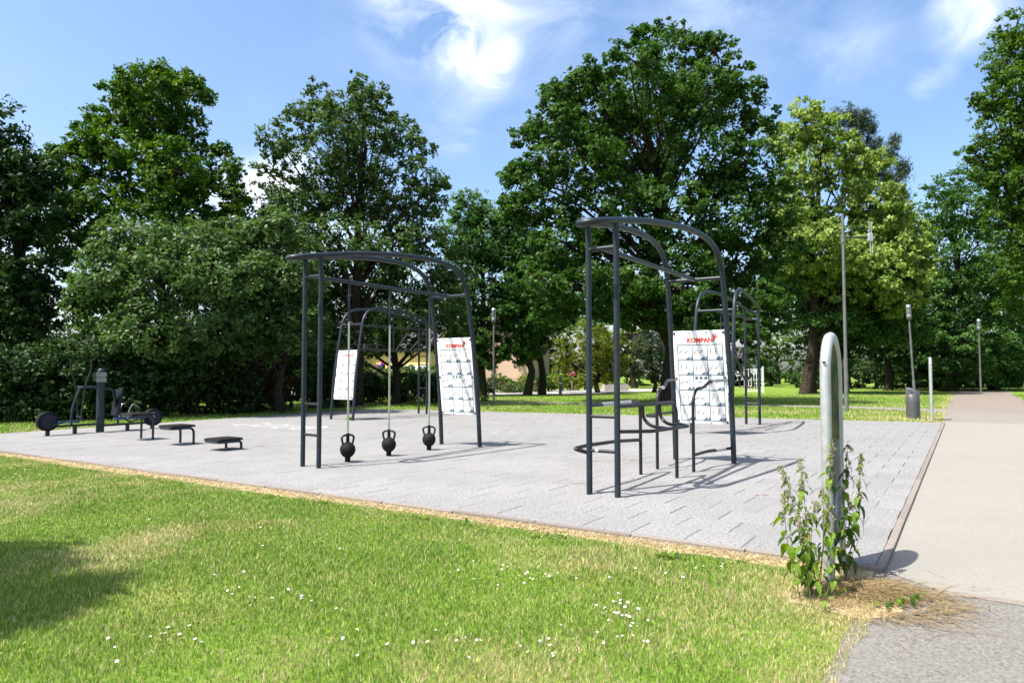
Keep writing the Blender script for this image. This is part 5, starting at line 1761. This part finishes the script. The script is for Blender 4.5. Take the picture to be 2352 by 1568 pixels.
# bare dry soil strip under that straw
SOIL = granular('dry_soil', (0.46, 0.36, 0.22), (0.30, 0.22, 0.13), (0.38, 0.29, 0.17), s1=60, s2=2.5, amt=0.6)
rk = random.Random(8)
top_, bot_ = [], []
for k in range(75):
    uu = k * 0.25
    top_.append(uv(uu, vfront(uu) - 0.003))
    bot_.append(uv(uu, vfront(uu) - 0.10 - 0.14 * float(vn1(np.array([uu * 1.1]), np.array([3.3]))[0]) - rk.uniform(0, 0.07)))
b = MB()
for k in range(74):
    b.add([(*top_[k].xy, .005), (*bot_[k].xy, .003), (*bot_[k + 1].xy, .003), (*top_[k + 1].xy, .005)], [(0, 1, 2, 3)])
tag(b.build('soil_strip', SOIL), None, None, None, 'structure')
rk = random.Random(9)
pts = []
for k in range(26):
    t = 2 * math.pi * k / 26
    r_ = rk.uniform(0.85, 1.15)
    pts.append((2.18 + 0.36 * r_ * math.cos(t), 4.60 + 0.36 * r_ * math.sin(t)))
pts = [p for p in pts if to_uv(*p)[1] < vfront(max(0, to_uv(*p)[0])) - 0.02]
tag(MB().poly([(p[0], p[1], .0075) for p in pts]).build('soil_patch', SOIL), None, None, None, 'structure')

# ---------------------------------------------------------------- nettles
NET = [leafmat('nettle_leaf_green', (0.11, 0.20, 0.02), (0.20, 0.31, 0.04), trans=0.5), leafmat('nettle_leaf_dark', (0.03, 0.075, 0.012), (0.05, 0.10, 0.015), trans=0.4), leafmat('nettle_leaf_yellow', (0.40, 0.28, 0.02), (0.45, 0.33, 0.03), trans=0.45)]
STEM = mat('nettle_stem', (0.10, 0.065, 0.04), 0.7, c2=(0.10, 0.12, 0.035), scale=12)
TASS = mat('nettle_seed', (0.30, 0.27, 0.15), 0.9, c2=(0.20, 0.20, 0.09), scale=60)


def nettle_leaf(m, L_, bend):
    b = MB()
    n = 9
    vs, fs = [], []
    for k in range(n + 1):
        t = k / n
        wd = 0.31 * L_ * (math.sin(math.pi * min(1, t ** 0.72 * 0.98 + 0.015)) ** 0.9) * (1 - 0.25 * t)
        wd *= (1.0 if k % 2 == 0 else 0.80)
        x = L_ * t
        z = -bend * L_ * t * t
        vs += [(x, 0, z - 0.012 * L_), (x, wd, z + 0.12 * wd + 0.0), (x, -wd, z + 0.12 * wd)]
    for k in range(n):
        a_, c_ = k * 3, (k + 1) * 3
        fs += [(a_, c_, c_ + 1, a_ + 1), (a_, a_ + 2, c_ + 2, c_)]
    me = b.add(vs, fs).me('leaf', m)
    at_ = me.attributes.new('tint', 'FLOAT', 'FACE')
    at_.data.foreach_set('value', [random.random() for _ in range(len(me.polygons))])
    return me


NL = [[nettle_leaf(NET[c_], L_, bd) for L_, bd in ((0.060, 0.35), (0.085, 0.55), (0.105, 0.75))] for c_ in range(3)]


def tassel_me(seed):
    rg = np.random.default_rng(seed)
    n = 60
    t = rg.random(n)
    P = np.stack([rg.normal(0, .006, n) + .012 * t, rg.normal(0, .006, n), -0.05 * t], 1)
    return leaf_mesh('seed_tassel', P, unit(rg.normal(size=(n, 3))), 0.0085, TASS, rg, 0.8)


TS = [tassel_me(k) for k in range(3)]


def nettle(label, base, top, seed, first=0.15, lscale=1.0, tass=0.5, dark=0.3, name='nettle', step=0.062, yellow=0.06, gl='nettles around the front arch'):
    r_ = random.Random(seed)
    base, top = Vector(base), Vector(top)
    t = thing(name, label, 'nettle', base, 0, gl)
    d = top - base
    bow = Vector((r_.uniform(-.03, .03), r_.uniform(-.03, .03), 0))
    pth = [Vector((0, 0, -0.02))] + [d * k / 6 + bow * math.sin(math.pi * k / 6) for k in range(1, 7)]
    pth = smooth_path(pth, 3)
    m_ = len(pth)
    MB().tube(pth, [0.0035 * (1 - 0.65 * k / (m_ - 1)) for k in range(m_)], 6).build('stem', STEM, t)
    Ln = d.length
    k, az = 0, r_.uniform(0, 6.28)
    s_ = first * Ln
    while s_ < Ln:
        f = s_ / Ln
        i = min(m_ - 2, int(f * (m_ - 1)))
        p = pth[i].lerp(pth[i + 1], f * (m_ - 1) - i)
        for q in (0, 1):
            a_ = az + q * math.pi + r_.uniform(-.3, .3)
            if r_.random() < 0.2:
                continue
            ci = 2 if r_.random() < yellow * (1.6 - f) else (1 if r_.random() < dark else 0)
            li = 0 if f > 0.82 else r_.choice((0, 1, 1, 2))
            sc_ = lscale * r_.uniform(.75, 1.15) * (1 - 0.45 * max(0, f - .6) / .4)
            pet = Vector((math.cos(a_), math.sin(a_), 0.25)) * 0.016
            put('leaf', NL[ci][li], t, loc=p + pet, rot=(r_.uniform(-.4, .4), r_.uniform(0.15, 0.95), a_), scale=(sc_, sc_, sc_))
            if f > 1 - tass and r_.random() < .9:
                put('seed_tassel', r_.choice(TS), t, loc=p, rot=(r_.uniform(-.5, .5), r_.uniform(-.5, .5), a_ + 1.2), scale=(1.1, 1.1, 1.1))
        az += math.pi / 2
        s_ += step * r_.uniform(.75, 1.2) * (1 - 0.35 * f)
        k += 1
    return t


def q3(x, y):                   # pixels of the enlarged nettle crop to view pixels
    return S(3050 + x / 2.24, 1750 + y / 2.24)


spec = [((380, 1215), (175, 240), 4.62, .45, 'leftmost nettle stem, leaning left with a bare tip'), ((440, 1195), (345, 185), 4.68, .5, 'tall tasselled nettle second from the left'), ((480, 1160), (610, -10), 4.72, .55, 'tallest nettle, crossing the pale arch tube'),
        ((350, 1240), (190, 470), 4.55, .3, 'short nettle at the lower left of the clump'), ((430, 1230), (320, 620), 4.50, .35, 'short front nettle with tassels, left of the arch'), ((500, 1200), (540, 420), 4.6, .3, 'leafy nettle just left of the arch leg'),
        ((520, 1240), (470, 560), 4.52, .2, 'bushy nettle low in front of the arch leg'), ((730, 1235), (880, 130), 4.98, .35, 'dark nettle leaning right behind the arch'), ((690, 1210), (765, 20), 5.05, .45, 'tasselled nettle directly behind the arch'), ((735, 1150), (870, 895), 4.9, 0.0, 'short bare-stemmed nettle on the right of the arch'),
        ((640, 1230), (620, 560), 4.58, .2, 'nettle standing in front of the arch tube'), ((700, 1200), (790, 540), 4.85, .1, 'broad-leaved nettle right of the arch tube'), ((410, 1230), (400, 760), 4.6, .1, 'low leafy nettle in the middle of the clump')]
for k, (bq, tq, Yd, ta, lab) in enumerate(spec):
    bx = at(*q3(*bq), Yd)
    nettle(lab, (bx.x, bx.y, 0.0), at(*q3(*tq), Yd), 900 + k, first=0.55 if k == 9 else 0.2, lscale=1.1 if k in (11, 7) else 0.92, tass=ta, dark=0.75 if k in (7, 8, 9, 11) else 0.25, yellow=0.02)
# low green weeds at the foot and a fallen shoot
g0, g1 = ground(*S(3480, 2440)), ground(*S(3705, 2425))
fs_ = nettle('fallen green nettle shoot lying over the asphalt edge', (g0.x, g0.y, 0.02), (g1.x, g1.y, 0.10), 940, first=0.1, lscale=.8, tass=0, dark=.3, step=.06, yellow=0, gl='nettles around the front arch')
for k, (x, y, lab) in enumerate([(3330, 2360, 'low nettle seedling at the foot of the arch'), (3260, 2385, 'low nettle seedling left of the arch foot'), (3180, 2370, 'low nettle seedling at the left end of the straw'), (3390, 2395, 'low nettle seedling right of the arch foot'), (3300, 2440, 'low nettle seedling in front of the straw'), (3225, 2330, 'low nettle seedling behind the clump')]):
    g = ground(*S(x, y))
    nettle(lab, (g.x, g.y, 0), (g.x + random.uniform(-.05, .05), g.y, random.uniform(.09, .17)), 950 + k, first=.2, lscale=.55, tass=0, step=.035, yellow=.03)

# ---------------------------------------------------------------- daisies
WPET = mat('daisy_petal', (0.80, 0.80, 0.80), 0.6)
YEYE = mat('daisy_eye', (0.60, 0.36, 0.02), 0.7)
b = MB()
for k in range(12):
    a_ = 2 * math.pi * k / 12
    c_, s_ = math.cos(a_), math.sin(a_)
    pp = [(0.003, -0.0012), (0.009, -0.0024), (0.0125, 0), (0.009, 0.0024), (0.003, 0.0012)]
    b.poly([(x * c_ - y * s_, x * s_ + y * c_, 0.001 + 0.12 * x) for x, y in pp])
DPET = b.me('petals', WPET)
DEYE = MB().lathe([(0.0042, 0.0), (0.0036, 0.0025), (0.0, 0.0035)], 8).me('eye', YEYE)
DST = MB().cyl((0, 0, 0), (0, 0, 0.045), 0.0009, 5).me('stem', LM['bright'])
rd = random.Random(17)
dz = []
for (cx_, cy_, sx, sy, n_) in [(380, 1472, 40, 12, 17), (640, 1370, 45, 10, 8), (530, 1330, 40, 20, 7), (615, 1385, 60, 16, 10), (30, 1095, 40, 12, 14), (120, 1100, 60, 25, 8), (700, 1290, 70, 40, 8), (1150, 1330, 55, 22, 20), (1240, 1325, 40, 15, 9), (1420, 1405, 30, 18, 22), (1440, 1440, 30, 16, 10), (1390, 1480, 70, 10, 8), (1260, 1490, 60, 20, 12), (1480, 1330, 80, 25, 8), (900, 1450, 200, 50, 6), (200, 1520, 90, 20, 7), (1650, 1310, 60, 15, 5), (300, 1200, 150, 30, 6), (1100, 1480, 60, 12, 7)]:
    for k in range(n_):
        dz.append((rd.gauss(cx_, sx), rd.gauss(cy_, sy)))
for (px, py) in dz:
    if py > 1562 or py < 1060:
        continue
    g = ground(px, py)
    u_, v_ = to_uv(g.x, g.y)
    if v_ > vfront(u_) - 0.2 or u_ < 0.4:
        continue
    sc_ = rd.uniform(0.55, 0.9)
    t = thing('daisy', 'small white daisy in the foreground lawn', 'daisy', (g.x, g.y, 0), rd.uniform(0, 6), 'daisies in the lawn')
    t.scale = (sc_, sc_, sc_ * 0.9)
    hd = put('petals', DPET, t, loc=(0, 0, 0.044), rot=(rd.uniform(-.5, .5), rd.uniform(-.5, .5), 0))
    put('eye', DEYE, hd, loc=(0, 0, 0.001))
    put('stem', DST, t)

# ---------------------------------------------------------------- small weeds along the kerb
def weed(label, p, seed, n_=9, L_=0.07):
    t = thing('weed', label, 'weed', (p[0], p[1], p[2] if len(p) > 2 else 0.0), 0, 'weeds along the kerb')
    r_ = random.Random(seed)
    for k in range(n_):
        a_ = 2 * math.pi * k / n_ + r_.uniform(-.3, .3)
        sc_ = L_ / 0.085 * r_.uniform(.7, 1.2)
        put('leaf', NL[0 if r_.random() < .7 else 1][1], t, loc=(0, 0, 0.004), rot=(0, -r_.uniform(.2, 1.1), a_), scale=(sc_, sc_ * .7, sc_))


for k, (x, y, lab) in enumerate([(2150, 2150, 'bushy weed at the kerb below the nearest rig'), (2247, 2152, 'second bushy weed at the kerb below the nearest rig'), (1870, 2100, 'weed at the kerb between the two near rigs'), (1520, 2052, 'weed at the kerb right of the kettlebell rig'), (1690, 2080, 'small weed beside the kerb'), (1300, 2015, 'weed at the kerb below the kettlebell rig posts'), (1245, 2002, 'small weed left of the kettlebell rig posts at the kerb'), (2640, 2230, 'weed on the straw strip left of the nettles'), (2690, 2235, 'dark weed on the straw strip'), (2960, 2250, 'weed by the kerb corner'), (1080, 1990, 'weed at the kerb under the low step bench')]):
    g = ground(*S(x, y))
    weed(lab, (g.x, g.y), 970 + k, 10, 0.055 + 0.02 * (k % 3))
g = ground(*S(1402, 1683))
weed('leafy weed growing at the foot of the farthest rig leg', (g.x, g.y, TZ), 990, 16, 0.22)
